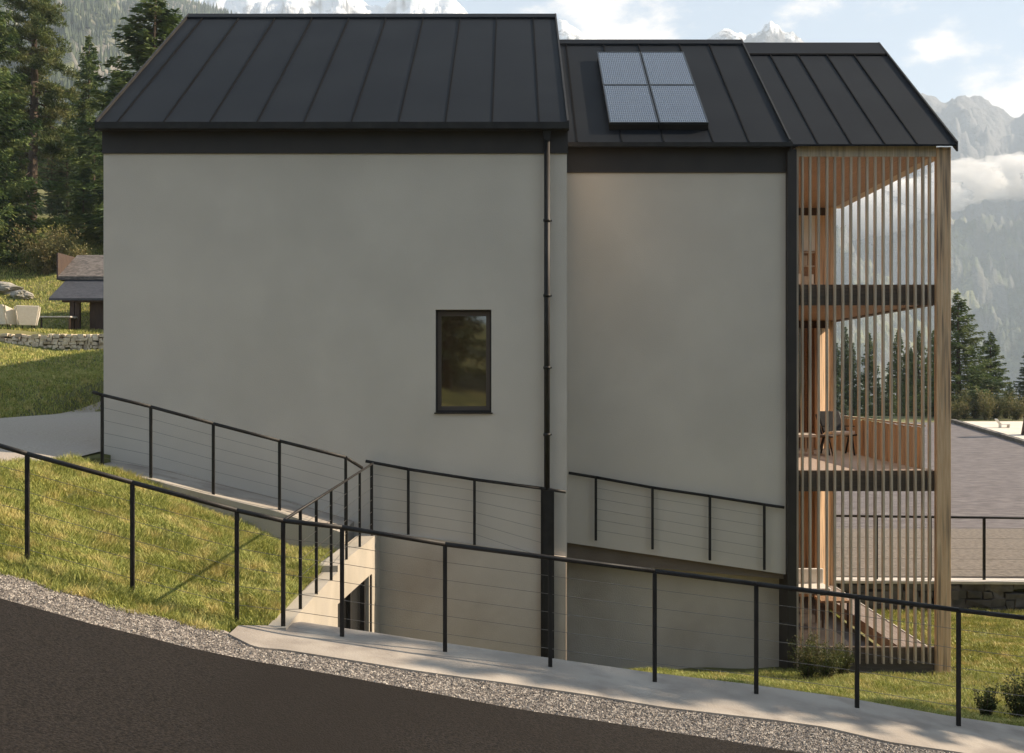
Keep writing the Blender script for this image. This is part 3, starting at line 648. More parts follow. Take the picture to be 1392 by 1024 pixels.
# railing on the entrance wall running back to the facade
posts = []; y_list = (11.8, 12.6, 13.45, 14.45, 15.45, 16.5); r0 = Vector((-2.29, 11.05, -1.44)); r1 = Vector((-2.09, 16.6, -1.306))
wt = lambda y: float(np.interp(y, [11, 12.2, 13.98, 14.02, 16.6], [-2.50, -2.49, -2.48, -2.40, -2.38]))
posts = [(float(np.interp(y, [11.05, 16.6], [r0.x, r1.x])), y, float(np.interp(y, [11.05, 16.6], [r0.z, r1.z])), wt(y)) for y in y_list]
fence('wall_top_fence', 'short dark railing on top of the concrete entrance wall running back to the facade', [r0, r1], posts, 0, r=.016, pr=.017)
# walkway railing left of the corner
tabw = [(126, 533), (139, 537), (205, 553), (290, 576), (380, 599.5), (470, 622), (492, 636)]
DD = lambda p: np.interp(p, [139, 470, 500], [15.87, 15.95, 16.5])
posts = []
for p in (139, 205, 290, 380, 470):
    d = float(DD(p)); x = X(p, d); posts.append((x, d, Z(railz(p, tabw), d), float(np.interp(x, [a for a, _ in rt], [b_ for _, b_ in rt]))-.01))
fence('walkway_fence', 'dark railing on the retaining wall beside the sloping walkway at the left facade', [P(p, v, float(DD(p))) for p, v in tabw], posts, 0)
tabf = [(497, 627), (555, 638), (645, 652), (737, 664), (769, 669)]
posts = [(X(p, 16.97), 16.97, Z(railz(p, tabf), 16.97), Z(zb, 16.97)) for p, zb in ((505, 722), (555, 727), (645, 741), (737, 905))]
fence('facade_fence', 'dark railing fixed low on the left facade between the corner and the downpipe', [P(p, v, 16.97) for p, v in tabf], posts, 0)
tabg = [(773, 643), (810, 649), (887, 663), (965, 674.5), (1039, 686), (1066, 690)]
posts = [(X(p, 18.26), 18.26, Z(railz(p, tabg), 18.26), Z(zb, 18.26)) for p, zb in ((810, 735), (887, 747), (965, 762), (1039, 775))]
fence('ledge_fence', 'dark railing fixed in front of the recessed right facade below the second eave', [P(p, v, 18.26) for p, v in tabg], posts, 0)
# stone wall with railing on the right
def stone_wall(root, x0, x1, y0, y1, z0f, z1f, m, seed, sx=.28, sz=.16, th=.3, front=-1):
    rr = random.Random(seed); q = MB(); n = 12; c_ = MB()
    Ln = math.hypot(x1-x0, y1-y0); ux, uy = (x1-x0)/Ln, (y1-y0)/Ln; nx_, ny_ = uy, -ux
    s = 0
    hmax = max(z1f(0)-z0f(0), z1f(Ln)-z0f(Ln)); rows = int(hmax/sz)+2
    for rw_ in range(rows):
        s = -rr.uniform(0, sx)
        while s < Ln:
            w_ = sx*rr.uniform(.4, 1.7); zt_ = z1f(max(s, 0))-rw_*sz+rr.uniform(-.25, .22)*sz
            a = s+.012; b_ = min(s+w_-.012, Ln); out = th/2+rr.uniform(0, .06)
            zb = zt_-sz*rr.uniform(.7, 1.25)
            if zb < z0f(max(s, 0))-.3: s += w_; continue
            base = []
            for (ss, dd) in ((a, -th/2+.02), (b_, -th/2+.02), (b_, out), (a, out)):
                base.append((x0+ux*ss+nx_*dd, y0+uy*ss+ny_*dd))
            bb = len(q.v); j = lambda: rr.uniform(-.17, .17)*sz
            q.v += [(bx_+j(), by_+j(), zb+j()) for bx_, by_ in base]+[(bx_+j(), by_+j(), zt_+j()) for bx_, by_ in base]
            for f_ in ((3, 2, 1, 0), (4, 5, 6, 7), (0, 1, 5, 4), (1, 2, 6, 5), (2, 3, 7, 6), (3, 0, 4, 7)): q.f.append(tuple(bb+i for i in f_)); q.sm.append(False)
            s += w_
    return q.build('wall', m, root, .015)
sw = thing('field_stone_wall', (9, 25.4, -5.2), 'dark rubble stone wall with pale coping below the railing at right', 'wall')
stone_wall(sw, 4.6, 16, 25.45, 25.45, lambda s: -5.5, lambda s: -4.72-.006*s, M_dstone, 4, .34, .17)
q = MB(); q.bar((4.6, 25.43, -4.68), (16, 25.43, -4.75), .42, .07); q.build('coping', M_lime, sw, .01)
rr_ = [(x, 25.43, -3.22-.012*(x-8)) for x in np.arange(8.4, 16.5, 1.24)]
posts = [(x, 25.43, z, -4.65-.006*(x-4.6)) for x, _, z in rr_]; 
xx = [6.9]+[x for x, _, _ in rr_]
posts = [(7.1, 25.43, -3.21, -4.66)]+posts
fence('stone_wall_fence', 'dark railing standing on the coping of the rubble stone wall at right', [(6.95, 25.43, -3.205), (16.2, 25.43, -3.315)], posts, 0, cables=5, r=.028, pr=.03)

# ------------------------------------------------------------------ left hillside: stone wall, hut, chairs
lw_ = thing('limestone_wall', (-16, 40, 1), 'low pale limestone dry wall across the sunny lawn at left', 'wall')
stone_wall(lw_, -26, -10, 40.2, 40.2, lambda s: .95, lambda s: 1.50+.003*s, M_stone, 9, .17, .13, .45)
hx0, hx1 = X(100, 44), -11.5
hut = thing('garden_hut', (-15, 44, 1.7), 'small dark open sided wooden hut with two tiered shingle roof on the hillside', 'hut')
zz = lambda py: Z(py, 44)
q = MB(); q.prism([(43.0, zz(411)), (43.0, zz(411)+.09), (44.7, zz(379)+.02), (44.7, zz(379)-.07)], X(72, 43.4), -11.0); q.build('roof', mat('slate_shingle', (.035, .036, .045), (.065, .065, .075), 6, .7, bump=1, bscale=20, stretch=(1, 1, 3)), hut)
q = MB(); q.prism([(44.6, zz(378)-.02), (44.6, zz(378)+.12), (46.6, zz(348)+.32), (48.6, zz(378)+.12), (48.6, zz(378)-.02), (46.6, zz(348)+.18)], X(84, 45), -11.0); q.build('roof', M_shing, hut)
q = MB(); q.box(X(84, 45)-.06, X(84, 45)-.001, 44.62, 46.6, zz(378)-.02, zz(348)+.2); q.build('gable_board', M_dkwood, hut)
for x, y in ((X(99, 43.4), 43.4), (X(106, 43.4), 43.4), (X(99, 43.4), 47.5)):
    q = MB(); q.box(x-.09, x+.09, y-.09, y+.09, Hf(x, y)-.1, zz(405)); q.build('post', M_dkwood, hut)
q = MB(); q.box(X(122, 43.6), -11.0, 43.6, 44.5, 1.4, zz(400)); q.build('wall', M_dkwood, hut)
q = MB(); q.box(X(85, 43.2), -11.0, 43.15, 43.25, zz(413), zz(408)); q.build('beam', M_dkwood, hut)
def tub_chair(loc, rz, label):
    t = thing('armchair', (0, 0, 0), label, 'armchair', 'pale armchairs behind the limestone wall')
    q = MB(); q.box(-.30, .30, -.30, .28, .24, .42); q.build('seat', M_wicker, t, .04)
    q = MB(); q.v = [(-.30, .27, .20), (.30, .27, .20), (.42, .52, .92), (-.42, .52, .92), (-.30, .34, .20), (.30, .34, .20), (.42, .58, .92), (-.42, .58, .92)]
    q.f = [(3, 2, 1, 0), (4, 5, 6, 7), (0, 1, 5, 4), (1, 2, 6, 5), (2, 3, 7, 6), (3, 0, 4, 7)]; q.sm = [False]*6; q.build('backrest', M_wicker, t, .02)
    for sx in (-1, 1):
        q = MB(); a_, b_ = sx*.305, sx*.36; q.v = [(a_, -.34, .20), (a_, .30, .20), (sx*.43, .52, .90), (sx*.42, -.30, .62), (b_, -.34, .20), (b_, .30, .20), (sx*.48, .52, .90), (sx*.47, -.30, .62)]
        q.f = [(3, 2, 1, 0), (4, 5, 6, 7), (0, 1, 5, 4), (1, 2, 6, 5), (2, 3, 7, 6), (3, 0, 4, 7)]; q.sm = [False]*6; q.build('armrest', M_wicker, t, .02)
    for k in range(4):
        a = k*math.pi/2+.78; q = MB(); q.tube((.2*math.cos(a), .2*math.sin(a), .25), (.30*math.cos(a), .30*math.sin(a), 0), .02, 8, .014); q.build('leg', M_dkwood, t)
    t.location = loc; t.rotation_euler = (0, 0, rz); return t
for px, yy, rz, lb in ((37, 41.3, R(205), 'pale angular armchair nearest the hut behind the low limestone wall'), (12, 41.2, R(150), 'pale angular armchair seen from behind at the left end of the limestone wall')):
    x = X(px, yy); o = tub_chair((x, yy, Hf(x, yy)-.02), rz, lb); o.scale = (.95, .95, 1.0)
tbx = X(75, 43.0); tl_ = thing('terrace_table', (tbx, 43.0, Hf(tbx, 43.0)), 'long low grey table on the terrace beside the hut', 'table')
hz = Hf(tbx, 43.0); q = MB(); q.box(tbx-.75, tbx+.75, 42.6, 43.4, hz+.55, hz+.60); q.build('tabletop', M_lime, tl_)
for sx in (-.7, .66):
    for sy in (42.65, 43.3): q = MB(); q.box(tbx+sx, tbx+sx+.05, sy, sy+.05, hz-.1, hz+.549); q.build('leg', M_dkwood, tl_)
def boulder(loc, s, label, seed):
    import bmesh
    bm = bmesh.new(); bmesh.ops.create_icosphere(bm, subdivisions=4, radius=1)
    for v in bm.verts:
        p = v.co*1.7+Vector((seed*7.3, 0, 0)); v.co *= 1+.28*noise.noise(p)+.12*noise.noise(p*3)+.05*noise.noise(p*8)
        v.co = Vector((v.co.x*s[0], v.co.y*s[1], v.co.z*s[2]))
    me = bpy.data.meshes.new('boulder'); bm.to_mesh(me); bm.free(); o = link('boulder', me, M_rock); o.location = loc; return tag(o, label, 'rock', 'boulders on the sunny slope')
for px, py, D_, s, lb in ((-8, 345, 60, (.8, .6, .28), 'flat pale boulder highest on the sunny slope'), (4, 386, 51, (.95, .6, .30), 'broad pale boulder at the left edge of the sunny slope'), (31, 389, 50.5, (.5, .4, .24), 'small round boulder right of the broad one on the slope')):
    x = X(px, D_); boulder((x, D_, Hf(x, D_)+s[2]*.5), s, lb, px)
# lounger on the plaza
lg = thing('garden_lounger', (27.6, 62, Hf(27.6, 62)+.12), 'small white reclined lounger on the pale plaza at far right', 'lounger')
q = MB(); hz = Hf(27.6, 62)+.12
q.bar((27.3, 62, hz+.35), (28.2, 62, hz+.35), .6, .07); q.build('seat', M_white, lg)
q = MB(); q.bar((27.3, 62, hz+.35), (26.85, 62, hz+.9), .6, .07); q.build('backrest', M_white, lg)
for sx in (27.25, 28.1):
    q = MB(); q.box(sx, sx+.05, 61.7, 62.3, hz+.0, hz+.33); q.build('leg', M_white, lg)

lg.scale = (.55, .55, .55)
# ------------------------------------------------------------------ trees
def cards(C, Dir, Ln, Wd, r):
    # thin kite leaves: C centres (n,3), Dir unit dirs, returns V,F
    n = len(C); up = r.normal(size=(n, 3)); side = np.cross(Dir, up); side /= np.linalg.norm(side, axis=1)[:, None]+1e-9
    a = C-Dir*Ln[:, None]*.5; b_ = C+Dir*Ln[:, None]*.5
    V = np.stack([a, C+side*Wd[:, None]*.5, b_, C-side*Wd[:, None]*.5], 1).reshape(-1, 3)
    return V, np.arange(n)[:, None]*4+np.array([[0, 1, 2, 3]])
def spruce(seed, Ht=12., Rad=2.6, base=.04, nwh=44, dens=1.0, droop=.35, irr=.25, pw=.85, csz=1.0):
    r = np.random.default_rng(seed); Cs = []; Ds = []; Ls = []; Ws = []; limb = MB()
    for wv_ in range(nwh):
        f_ = base+(1-base)*(wv_/nwh)**.92; z0 = f_*Ht; Lb = Rad*(1-f_)**pw*(1-.35*max(0, (.12-f_)/.12))+.12
        nb = int(r.integers(6, 10)) if f_ < .9 else 5
        for k in range(nb):
            a = r.uniform(0, 6.283); L_ = Lb*r.uniform(1-irr*1.6, 1+irr*.5); dr_ = droop*r.uniform(.6, 1.4)*(1-f_*.9); up_ = .25*f_+.05
            m = max(6, int(L_*34*dens)); t = r.random(m)**.75; t = .12+.88*t
            px = np.cos(a)*L_*t; py = np.sin(a)*L_*t; pz = z0-dr_*L_*t+dr_*.55*L_*t**2.2+up_*L_*t
            wd = .30*L_*(1-t)**.7*.8+.05; lat = r.normal(0, 1, m)*wd*.55
            hang = -np.abs(r.normal(0, 1, m))*.10*L_**.5
            cx = px-np.sin(a)*lat; cy = py+np.cos(a)*lat; cz = pz+hang+r.normal(0, .03, m)
            Cs.append(np.stack([cx, cy, cz], -1))
            s_ = np.sign(lat+1e-6); d = np.stack([np.cos(a)*.75-np.sin(a)*s_*.6, np.sin(a)*.75+np.cos(a)*s_*.6, -.25*np.ones(m)-.35*r.random(m)], -1)+r.normal(0, .25, (m, 3))
            Ds.append(d/np.linalg.norm(d, axis=1)[:, None]); Ls.append(r.uniform(.16, .34, m)*csz); Ws.append(r.uniform(.045, .09, m)*csz)
            if wv_ % 2 == 0 and L_ > .5: limb.tube((0, 0, z0), (math.cos(a)*L_*.7, math.sin(a)*L_*.7, z0-dr_*L_*.55+up_*L_*.7), .03, 4, .008, caps=False)
    # leader
    m = 30; z = Ht*(1-r.random(m)*.07); Cs.append(np.stack([r.normal(0, .03, m), r.normal(0, .03, m), z], -1)); d = np.stack([r.normal(0, .4, m), r.normal(0, .4, m), np.ones(m)], -1); Ds.append(d/np.linalg.norm(d, axis=1)[:, None]); Ls.append(np.full(m, .22)); Ws.append(np.full(m, .06))
    V, F = cards(np.concatenate(Cs), np.concatenate(Ds), np.concatenate(Ls), np.concatenate(Ws), r)
    me = npmesh('crown', V, [F]); limb.tube((0, 0, -.6), (0, 0, Ht*.5), Ht*.018, 10, Ht*.010); limb.tube((0, 0, Ht*.5), (0, 0, Ht*.97), Ht*.010, 8, .01)
    return me, limb.mesh('trunk')
def pine(seed, Ht=16.):
    r = np.random.default_rng(seed); rd = random.Random(seed); limb = MB(); Cs = []; Ds = []
    limb.tube((0, 0, -.8), (.1, 0, Ht*.55), .30, 12, .20); limb.tube((.1, 0, Ht*.55), (-.05, .1, Ht), .20, 10, .03)
    for k in range(64):
        f_ = .28+.72*(k/64)**.95; z0 = f_*Ht; a = r.uniform(0, 6.28); L_ = (3.0*(1-f_)**.55+.4)*r.uniform(.55, 1.15)
        tip = np.array([math.cos(a)*L_, math.sin(a)*L_, z0+r.uniform(-.9, .35)*(1.3-f_)]); limb.tube((0, 0, z0), tuple(tip), .06, 5, .015, caps=False)
        for c_ in range(int(4+L_*3)):
            t = r.uniform(.35, 1.05); cc = np.array([0, 0, z0])*(1-t)+tip*t+r.normal(0, .28, 3)*[1, 1, .6]; m = 90
            o = r.normal(0, 1, (m, 3)); o /= np.linalg.norm(o, axis=1)[:, None]; rad = r.random(m)[:, None]**.4*r.uniform(.28, .5)
            Cs.append(cc+o*rad*[1, 1, .62]); dd = o+np.array([0, 0, .5])+r.normal(0, .35, (m, 3)); Ds.append(dd/np.linalg.norm(dd, axis=1)[:, None])
        if k < 26:
            for _ in range(2):
                a2 = r.uniform(0, 6.28); zz_ = r.uniform(.12, .5)*Ht; l2 = r.uniform(.6, 2.4); limb.tube((0, 0, zz_), (math.cos(a2)*l2, math.sin(a2)*l2, zz_-r.uniform(.1, .8)), .03, 4, .006, caps=False)
    C = np.concatenate(Cs); Dv = np.concatenate(Ds); n = len(C); V, F = cards(C, Dv, r.uniform(.14, .30, n), r.uniform(.035, .07, n), r)
    return npmesh('crown', V, [F]), limb.mesh('trunk')
protos = {'a': spruce(11, dens=1.7), 'b': spruce(12, Rad=2.2, droop=.5, irr=.35, dens=1.7), 'c': spruce(13, Rad=3.1, droop=.2, irr=.3, dens=1.6), 'd': spruce(14, Rad=2.0, base=.12, dens=1.5, irr=.4), 'p': pine(21)}
for k_, (cme, tme) in protos.items():
    cme.materials.append({'a': M_need, 'b': M_need2, 'c': M_need, 'd': M_need2, 'p': M_pine}[k_]); tme.materials.append(M_bark)
SP = random.Random(77)
def tree(kind, x, y, ht, label, group, name=None, z=None, wide=1.):
    base = 16. if kind == 'p' else 12.; z = Hf(x, y) if z is None else z
    t = thing(name or ('pine_tree' if kind == 'p' else 'spruce_tree'), (x, y, z), label, 'tree', group)
    for nm, me in zip(('crown', 'trunk'), protos[kind]):
        o = bpy.data.objects.new(nm, me); COL.objects.link(o); o.parent = t
    s = ht/base; t.scale = (s*wide*SP.uniform(.92, 1.08), s*wide*SP.uniform(.92, 1.08), s); t.rotation_euler = (R(SP.uniform(-1.5, 1.5)), R(SP.uniform(-1.5, 1.5)), SP.uniform(0, 6.28)); return t
def tree_px(kind, px, ytop, D_, label, group, wide=1.):
    x = X(px, D_); z = Hf(x, D_); return tree(kind, x, D_, Z(ytop, D_)-z, label, group, wide=wide)
GL = 'conifers on the hillside left of the house'
tree_px('p', 42, -60, 63, 'tall pine with bare dark trunk standing left of the slender spruce', GL)
tree_px('c', -18, -40, 56, 'broad sunlit spruce cut off by the left picture edge', GL)
tree_px('a', 121, 44, 74, 'pointed dark spruce standing between the tall pine and the house roof', GL)
tree_px('a', 205, -28, 60, 'sunlit spruce rising behind the left roof slope', GL, 1.8)
tree_px('b', 92, 150, 66, 'shorter dark spruce beside the trunk of the tall pine', GL)
tree_px('c', 128, 170, 68, 'bushy dark spruce against the left edge of the facade', GL)
tree_px('d', 160, 95, 82, 'dark spruce half hidden behind the left roof corner', GL)
tree_px('b', 70, 205, 72, 'low dark spruce in the shade behind the pine trunk', GL)
tree_px('a', 8, 90, 72, 'spruce in shade between the left edge and the pine trunk', GL)
tree_px('d', 18, 200, 62, 'small spruce left of the pine trunk', GL)
tree_px('b', -40, 60, 75, 'shaded spruce behind the broad one at the left edge', GL)
tree_px('a', 112, 215, 62, 'smallest spruce above the hut roof', GL)
GB = 'conifers of the wood higher up the hillside'
for i in range(30):
    D_ = SP.uniform(88, 150); px = SP.uniform(-130, 300); x = X(px, D_)
    tree(SP.choice('abcd'), x, D_, SP.uniform(8, 13), 'conifer of the wood higher up the hillside behind the nearer trees', GB)
GR = 'conifers beyond the plaza on the right'
for kind, px, yt, D_, lb in (('c', 1303, 396, 74, 'tallest sunlit spruce directly right of the wooden corner post'), ('a', 1347, 450, 76, 'middle spruce beyond the pale plaza'), ('b', 1399, 470, 73, 'dark spruce at the right picture edge beyond the plaza'),
                             ('d', 1325, 490, 82, 'slim spruce between the tallest and the middle one beyond the plaza'), ('c', 1372, 520, 84, 'low spruce in the gap left of the right edge tree')):
    tree_px(kind, px, yt, D_, lb, GR, 1.55)
GS = 'conifers seen through the balcony slats'
for i in range(22):
    D_ = SP.uniform(70, 105); px = 1120+i*8+SP.uniform(-4, 4); tree_px(SP.choice('abcd'), px, SP.uniform(440, 540), D_, 'conifer far behind the house seen between the balcony slats', GS)
# trees across the road: they shade the road and show in the window
GO = 'conifers across the road'
for x, y, h_, k_ in ((-16, -17, 15, 'c'), (-9, -20, 17, 'a'), (-3, -16, 14, 'b'), (3, -19, 18, 'c'), (9, -17, 15, 'a'), (15, -20, 17, 'b'), (-22, -19, 18, 'a'), (21, -14, 15, 'c'), (-10, -31, 18, 'b'), (12, -32, 18, 'c')):
    tree(k_, x, y, h_, 'conifer across the road from the house', GO, z=-2+max(0, -y)*.11)
for x, y, h_, k_ in ((14.2, 12.9, 11.5, 'd'), (27, 9.5, 24, 'b'), (31, 12.2, 25, 'd'), (25, 6.5, 22, 'd'), (36, 7.5, 26, 'c'), (22, 11.2, 15, 'd'), (40, 13.5, 27, 'b'), (19, 9.8, 17, 'd'), (22.5, 8.0, 19, 'b'), (17.5, 6.3, 16, 'd'), (19, 14.6, 16, 'd')):
    tree(k_, x, y, h_, 'conifer beside the road right of the garden', 'conifers beside the road on the right', z=float(g(x))-.1)
tree('c', -4.5, 49, 10, 'unseen conifer added behind the house to shade the terrace', None)  # out of view, put in to lay shade on the hillside terrace
tk = thing('broadleaf_tree', (X(1399, 58), 58, Hf(X(1399, 58), 58)), 'tree with brown trunk on the pale plaza at the right edge', 'tree')
q = MB(); tx = X(1399, 58); q.tube((tx, 58, Hf(tx, 58)), (tx+.3, 58, Hf(tx, 58)+2.6), .42, 12, .28); q.build('trunk', M_bark, tk)

# ------------------------------------------------------------------ shrubs
def shrub_mesh(seed, n=2600, R_=.5, Hh=.7, leaf=.035, stems=26):
    r = np.random.default_rng(seed); st_ = MB(); Cs = []; Ds = []
    for s_ in range(stems):
        a = r.uniform(0, 6.28); l = r.uniform(.3, 1)*R_; h = Hh*r.uniform(.55, 1.1); tip = np.array([math.cos(a)*l, math.sin(a)*l, h]); st_.tube((math.cos(a)*.03, math.sin(a)*.03, -.03), tuple(tip), .006, 4, .002, caps=False)
        m = n//stems; t = r.uniform(.12, 1.05, m)[:, None]; c_ = np.array([0, 0, 0])*(1-t)+tip*t*np.array([1, 1, 1]); c_[:, :2] *= (t**.0); Cs.append(c_+r.normal(0, .06*R_/.5, (m, 3)))
        d = r.normal(0, .7, (m, 3))+tip/np.linalg.norm(tip)*.8; Ds.append(d/np.linalg.norm(d, axis=1)[:, None])
    C = np.concatenate(Cs); C[:, 2] = np.maximum(C[:, 2], .01); n_ = len(C); V, F = cards(C, np.concatenate(Ds), r.uniform(.7, 1.4, n_)*leaf, r.uniform(.7, 1.3, n_)*leaf*.5, r)
    return npmesh('foliage', V, [F]), st_.mesh('stems')
def shrub(px, D_, R_, Hh, label, seed, m=M_leaf, leaf=.035, n=2600, group=None):
    x = X(px, D_); t = thing('shrub', (x, D_, Hf(x, D_)), label, 'shrub', group); a, b_ = shrub_mesh(seed, n, R_, Hh, leaf); a.materials.append(m); b_.materials.append(M_bark)
    for nm, me in (('foliage', a), ('stems', b_)):
        o = bpy.data.objects.new(nm, me); COL.objects.link(o); o.parent = t
    return t
shrub(1098, 17.3, .30, .62, 'leafy green shrub at the foot of the dark corner trim', 1)
shrub(1124, 17.2, .34, .50, 'rounded green shrub right of the one at the corner trim', 2)
shrub(1142, 17.6, .20, .45, 'small shrub in front of the balcony slats', 7)
shrub(1340, 13.3, .17, .36, 'small leafy shrub in the right lawn', 3, n=1500)
shrub(1386, 13.4, .30, .62, 'larger dark shrub at the right picture edge', 4)
shrub(64, 55, 1.7, 2.1, 'dry sunlit bush on the slope below the pine trunk', 5, M_leaf2, .12, 6000)
shrub(100, 55, 1.0, 1.2, 'reddish bush beside the hut roof', 6, M_leaf2, .12, 4000)
for i in range(7): shrub(1298+i*14, 70+i % 3, .8, 1.3+.4*(i % 2), ('first', 'second', 'third', 'fourth', 'fifth', 'sixth', 'seventh')[i]+' low bush from the wooden corner post in the row beyond the plaza', 20+i, M_leaf2 if i % 3 == 0 else M_leaf, .11, 2200, 'bushes beyond the plaza')

# ------------------------------------------------------------------ mountains
def mountain_mat(name, forest, meadow, rock, snow, z_forest, z_snow, scale):
    m = bpy.data.materials.new(name); m.use_nodes = True; n = m.node_tree.nodes; l = m.node_tree.links; b_ = n['Principled BSDF']; b_.inputs['Roughness'].default_value = .95
    g_ = n.new('ShaderNodeNewGeometry'); sp = n.new('ShaderNodeSeparateXYZ'); l.new(g_.outputs['Position'], sp.inputs[0])
    sn = n.new('ShaderNodeSeparateXYZ'); l.new(g_.outputs['Normal'], sn.inputs[0])
    def noi(s, d=8, st=(1, 1, 1)):
        mp_ = n.new('ShaderNodeMapping'); mp_.inputs['Scale'].default_value = st; l.new(g_.outputs['Position'], mp_.inputs[0])
        q = n.new('ShaderNodeTexNoise'); q.inputs['Scale'].default_value = s; q.inputs['Detail'].default_value = d; q.inputs['Roughness'].default_value = .62; l.new(mp_.outputs[0], q.inputs[0]); return q.outputs[0]
    def rng_(v, a, c_):
        q = n.new('ShaderNodeMapRange'); q.inputs[1].default_value = a; q.inputs[2].default_value = c_; l.new(v, q.inputs[0]); return q.outputs[0]
    def mix(f_, a, c_):
        q = n.new('ShaderNodeMixRGB'); l.new(f_, q.inputs[0])
        for i, v in ((1, a), (2, c_)):
            if isinstance(v, tuple): q.inputs[i].default_value = (*v, 1)
            else: l.new(v, q.inputs[i])
        return q.outputs[0]
    def ma(op, a, c_):
        q = n.new('ShaderNodeMath'); q.operation = op
        for i, v in enumerate((a, c_)):
            if isinstance(v, (int, float)): q.inputs[i].default_value = v
            else: l.new(v, q.inputs[i])
        return q.outputs[0]
    fo = mix(rng_(noi(scale*14, 10), .4, .62), tuple(c*.5 for c in forest), forest)
    veg = mix(rng_(noi(scale*1.6), .5, .56), fo, meadow)
    rk = mix(rng_(noi(scale*5, 12), .35, .65), tuple(c*.6 for c in rock), rock)
    hgt = ma('ADD', sp.outputs['Z'], ma('MULTIPLY', ma('SUBTRACT', noi(scale*3), .5), z_forest*.9+80))
    a1 = mix(rng_(hgt, z_forest, z_forest*1.12+10), veg, rk)
    steep = rng_(sn.outputs['Z'], .78, .55); a2 = mix(ma('MULTIPLY', steep, .75), a1, rk)
    sh = ma('ADD', sp.outputs['Z'], ma('MULTIPLY', ma('SUBTRACT', noi(scale*7, 10), .5), z_snow*.4))
    sf_ = ma('MULTIPLY', rng_(sh, z_snow, z_snow*1.05), rng_(sn.outputs['Z'], .45, .62))
    l.new(mix(sf_, a2, snow), b_.inputs['Base Color'])
    bp = n.new('ShaderNodeBump'); bp.inputs['Strength'].default_value = 1; bp.inputs['Distance'].default_value = 22; l.new(noi(scale*6, 12), bp.inputs['Height']); l.new(bp.outputs[0], b_.inputs['Normal']); return m
def mountain(name, prof, D_, depth, zb, amp, m, seed, nu=260, nv=90, wave=300., back=.5, pw=1.15, rough=1.):
    px = np.array([p[0] for p in prof], float); py = np.array([p[1] for p in prof], float); u = np.linspace(px[0], px[-1], nu)
    V = np.zeros((nv, nu, 3))
    for j in range(nv):
        v = j/(nv-1)*(1+back)-back     # -back..0 behind the crest, 0..1 in front
        for i in range(nu):
            x0 = X(u[i], D_); zc = Z(np.interp(u[i], px, py), D_); a = abs(v)
            y = D_-v*depth; x = x0*(1-v*depth/D_*.95); zz_ = zc*(1-a**(1/pw))+zb*a**(1/pw) if v > 0 else zc-(zc-zb)*a**1.1
            p = Vector((x/wave+seed, y/wave, seed*3.1)); n1 = noise.ridged_multi_fractal(p, .85*rough, 2.1, 8, 1.0, 2.0)-1.0
            n2 = noise.fractal(p*2.7, .6, 2.2, 7)
            k = .22+.78*math.sin(math.pi*min(1, max(0, a))**.7) if v > 0 else .22
            V[j, i] = (x, y, zz_+amp*k*(n1*.9+n2*.5))
    I = (np.arange(nv-1)[:, None]*nu+np.arange(nu-1)[None]).ravel()
    o = link(name, npmesh(name, V.reshape(-1, 3), [np.stack([I, I+nu, I+nu+1, I+1], 1)], True), m); tag(o, kind='structure'); return V
M_m1 = mountain_mat('peak_rock', (.05, .07, .035), (.16, .17, .07), (.13, .125, .125), (.80, .82, .85), 330, 1000, .0035)
M_m2 = mountain_mat('forest_slope', (.035, .055, .028), (.17, .19, .07), (.36, .32, .27), (.85, .87, .9), 420, 1600, .007)
M_m3 = mountain_mat('valley_slope', (.022, .034, .030), (.04, .055, .04), (.10, .11, .11), (.85, .87, .9), 900, 2600, .004)
mountain('mountain', [(-300, -40), (150, -10), (270, 4), (330, -20), (440, -40), (500, 0), (520, 12), (560, -22), (610, -8), (640, 22), (690, 60), (740, 46), (765, 30), (800, 44), (830, 54), (880, 78), (950, 66), (985, 44), (1010, 42), (1047, 27), (1075, 40), (1104, 56), (1160, 95), (1230, 128), (1265, 133), (1285, 138), (1310, 130), (1345, 146), (1380, 166), (1400, 150), (1480, 120), (1600, 100), (1900, 130)], 3400, 2100, -250, 130, M_m1, 2.3, nu=760, nv=150, wave=330)
Vm = mountain('mountain', [(-900, -420), (-300, -230), (0, -120), (110, -70), (200, -20), (300, 18), (400, 60), (520, 150), (640, 260), (760, 370), (900, 470), (1050, 540)], 1500, 1150, 20, 44, M_m2, 5.1, nu=280, nv=110, wave=170)
Vr = mountain('mountain', [(500, 560), (700, 470), (900, 390), (1050, 345), (1180, 315), (1290, 285), (1400, 272), (1600, 240), (1900, 200), (2400, 160)], 2900, 700, -300, 60, M_m3, 7.7, nu=260, nv=80, wave=330)
Vn = mountain('mountain', [(900, 250), (1050, 280), (1180, 330), (1250, 358), (1293, 380), (1340, 408), (1392, 452), (1460, 500), (1600, 600)], 2350, 700, -300, 40, M_m3, 9.4, nu=220, nv=80, wave=200)
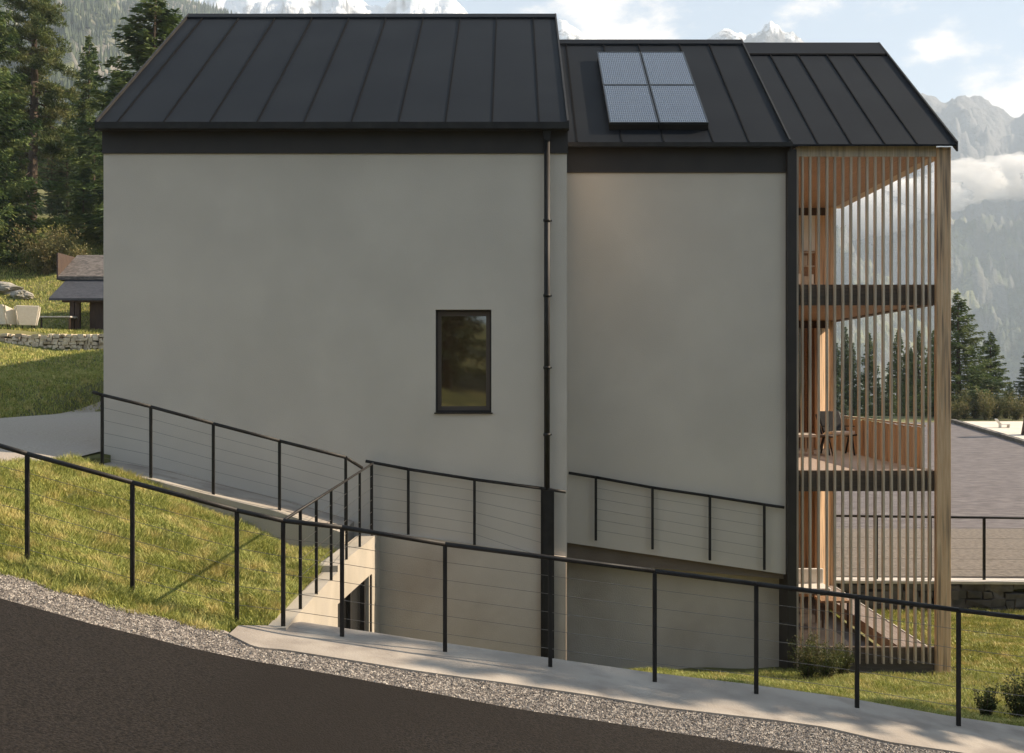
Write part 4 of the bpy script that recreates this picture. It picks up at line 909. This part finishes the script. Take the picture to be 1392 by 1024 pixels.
def forest(V, n, seed, smin, smax, thr):
    r = np.random.default_rng(seed); nv, nu, _ = V.shape; j = r.integers(int(nv*.34), nv-1, n*3); i = r.integers(0, nu-1, n*3); f = r.random((n*3, 2))
    P_ = V[j, i]+(V[np.minimum(j+1, nv-1), i]-V[j, i])*f[:, :1]+(V[j, i+1]-V[j, i])*f[:, 1:]
    w_ = np.sin(P_[:, 0]*.013+seed)+np.sin(P_[:, 1]*.017+P_[:, 2]*.02)+.6*np.sin(P_[:, 0]*.05-P_[:, 2]*.04); P_ = P_[w_ > thr][:n]; n = len(P_)
    s = r.uniform(smin, smax, n); a = r.uniform(0, 6.28, n); k = 5; V_ = [P_+np.stack([0*s, 0*s, s], -1)]
    for q in range(k):
        an = a+q*6.283/k; V_.append(P_+np.stack([np.cos(an)*s*.2, np.sin(an)*s*.2, -s*.15], -1))
    VV = np.stack(V_, 1).reshape(-1, 3); b_ = np.arange(n)[:, None, None]*(k+1); F = (b_+np.array([[0, 1+q, 1+(q+1) % k] for q in range(k)])[None]).reshape(-1, 3)
    tag(link('forest', npmesh('forest', VV, [F]), M_far), kind='stuff')
M_far = mat('far_conifers', (.022, .038, .020), (.06, .08, .035), .02, .9, coords='World')
forest(Vm, 60000, 1, 5, 11, -.5); forest(Vn, 40000, 2, 6, 12, .2); forest(Vr, 20000, 3, 7, 14, -.3)

# ------------------------------------------------------------------ air
def volume_mat(name, col, dens, aniso):
    m = bpy.data.materials.new(name); m.use_nodes = True; n = m.node_tree.nodes; l = m.node_tree.links; n.remove(n['Principled BSDF'])
    v = n.new('ShaderNodeVolumePrincipled'); v.inputs['Color'].default_value = (*col, 1); v.inputs['Density'].default_value = dens; v.inputs['Anisotropy'].default_value = aniso
    l.new(v.outputs[0], n['Material Output'].inputs['Volume']); return m
q = MB(); q.box(-7500, 7500, -500, 6800, -600, 1330)
tag(q.build('haze', volume_mat('haze', (.74, .85, 1.0), .00021, .0)), kind='stuff')
# cloud bank lying in the valley between the near slope and the far ridge
import bmesh
def cloud(name, balls, dens):
    bm = bmesh.new(); me0 = bpy.data.meshes.new('c')
    for k, (px, py, D_, rx, rz) in enumerate(balls):
        b2 = bmesh.new(); bmesh.ops.create_icosphere(b2, subdivisions=5, radius=1); c = Vector(P(px, py, D_))
        for v in b2.verts:
            p = v.co*1.4+Vector((k*5.1, 0, 0)); v.co *= 1+.38*noise.noise(p)+.22*noise.noise(p*2.6)+.12*noise.noise(p*6)+.05*noise.noise(p*14)
            v.co = Vector((v.co.x*rx, v.co.y*rx*.6, v.co.z*rz))+c
        b2.to_mesh(me0); b2.free(); bm.from_mesh(me0)
    me = bpy.data.meshes.new(name); bm.to_mesh(me); bm.free(); me.polygons.foreach_set('use_smooth', [True]*len(me.polygons))
    return tag(link(name, me, volume_mat('cloud_vapour', (1, .985, .97), dens, .1)), kind='stuff')
cloud('cloud', [(1320, 246, 2300, 85, 42), (1390, 240, 2350, 100, 48), (1470, 250, 2300, 110, 55), (1245, 268, 2300, 100, 40), (1160, 290, 2300, 120, 45), (1580, 235, 2350, 150, 60)], .03)
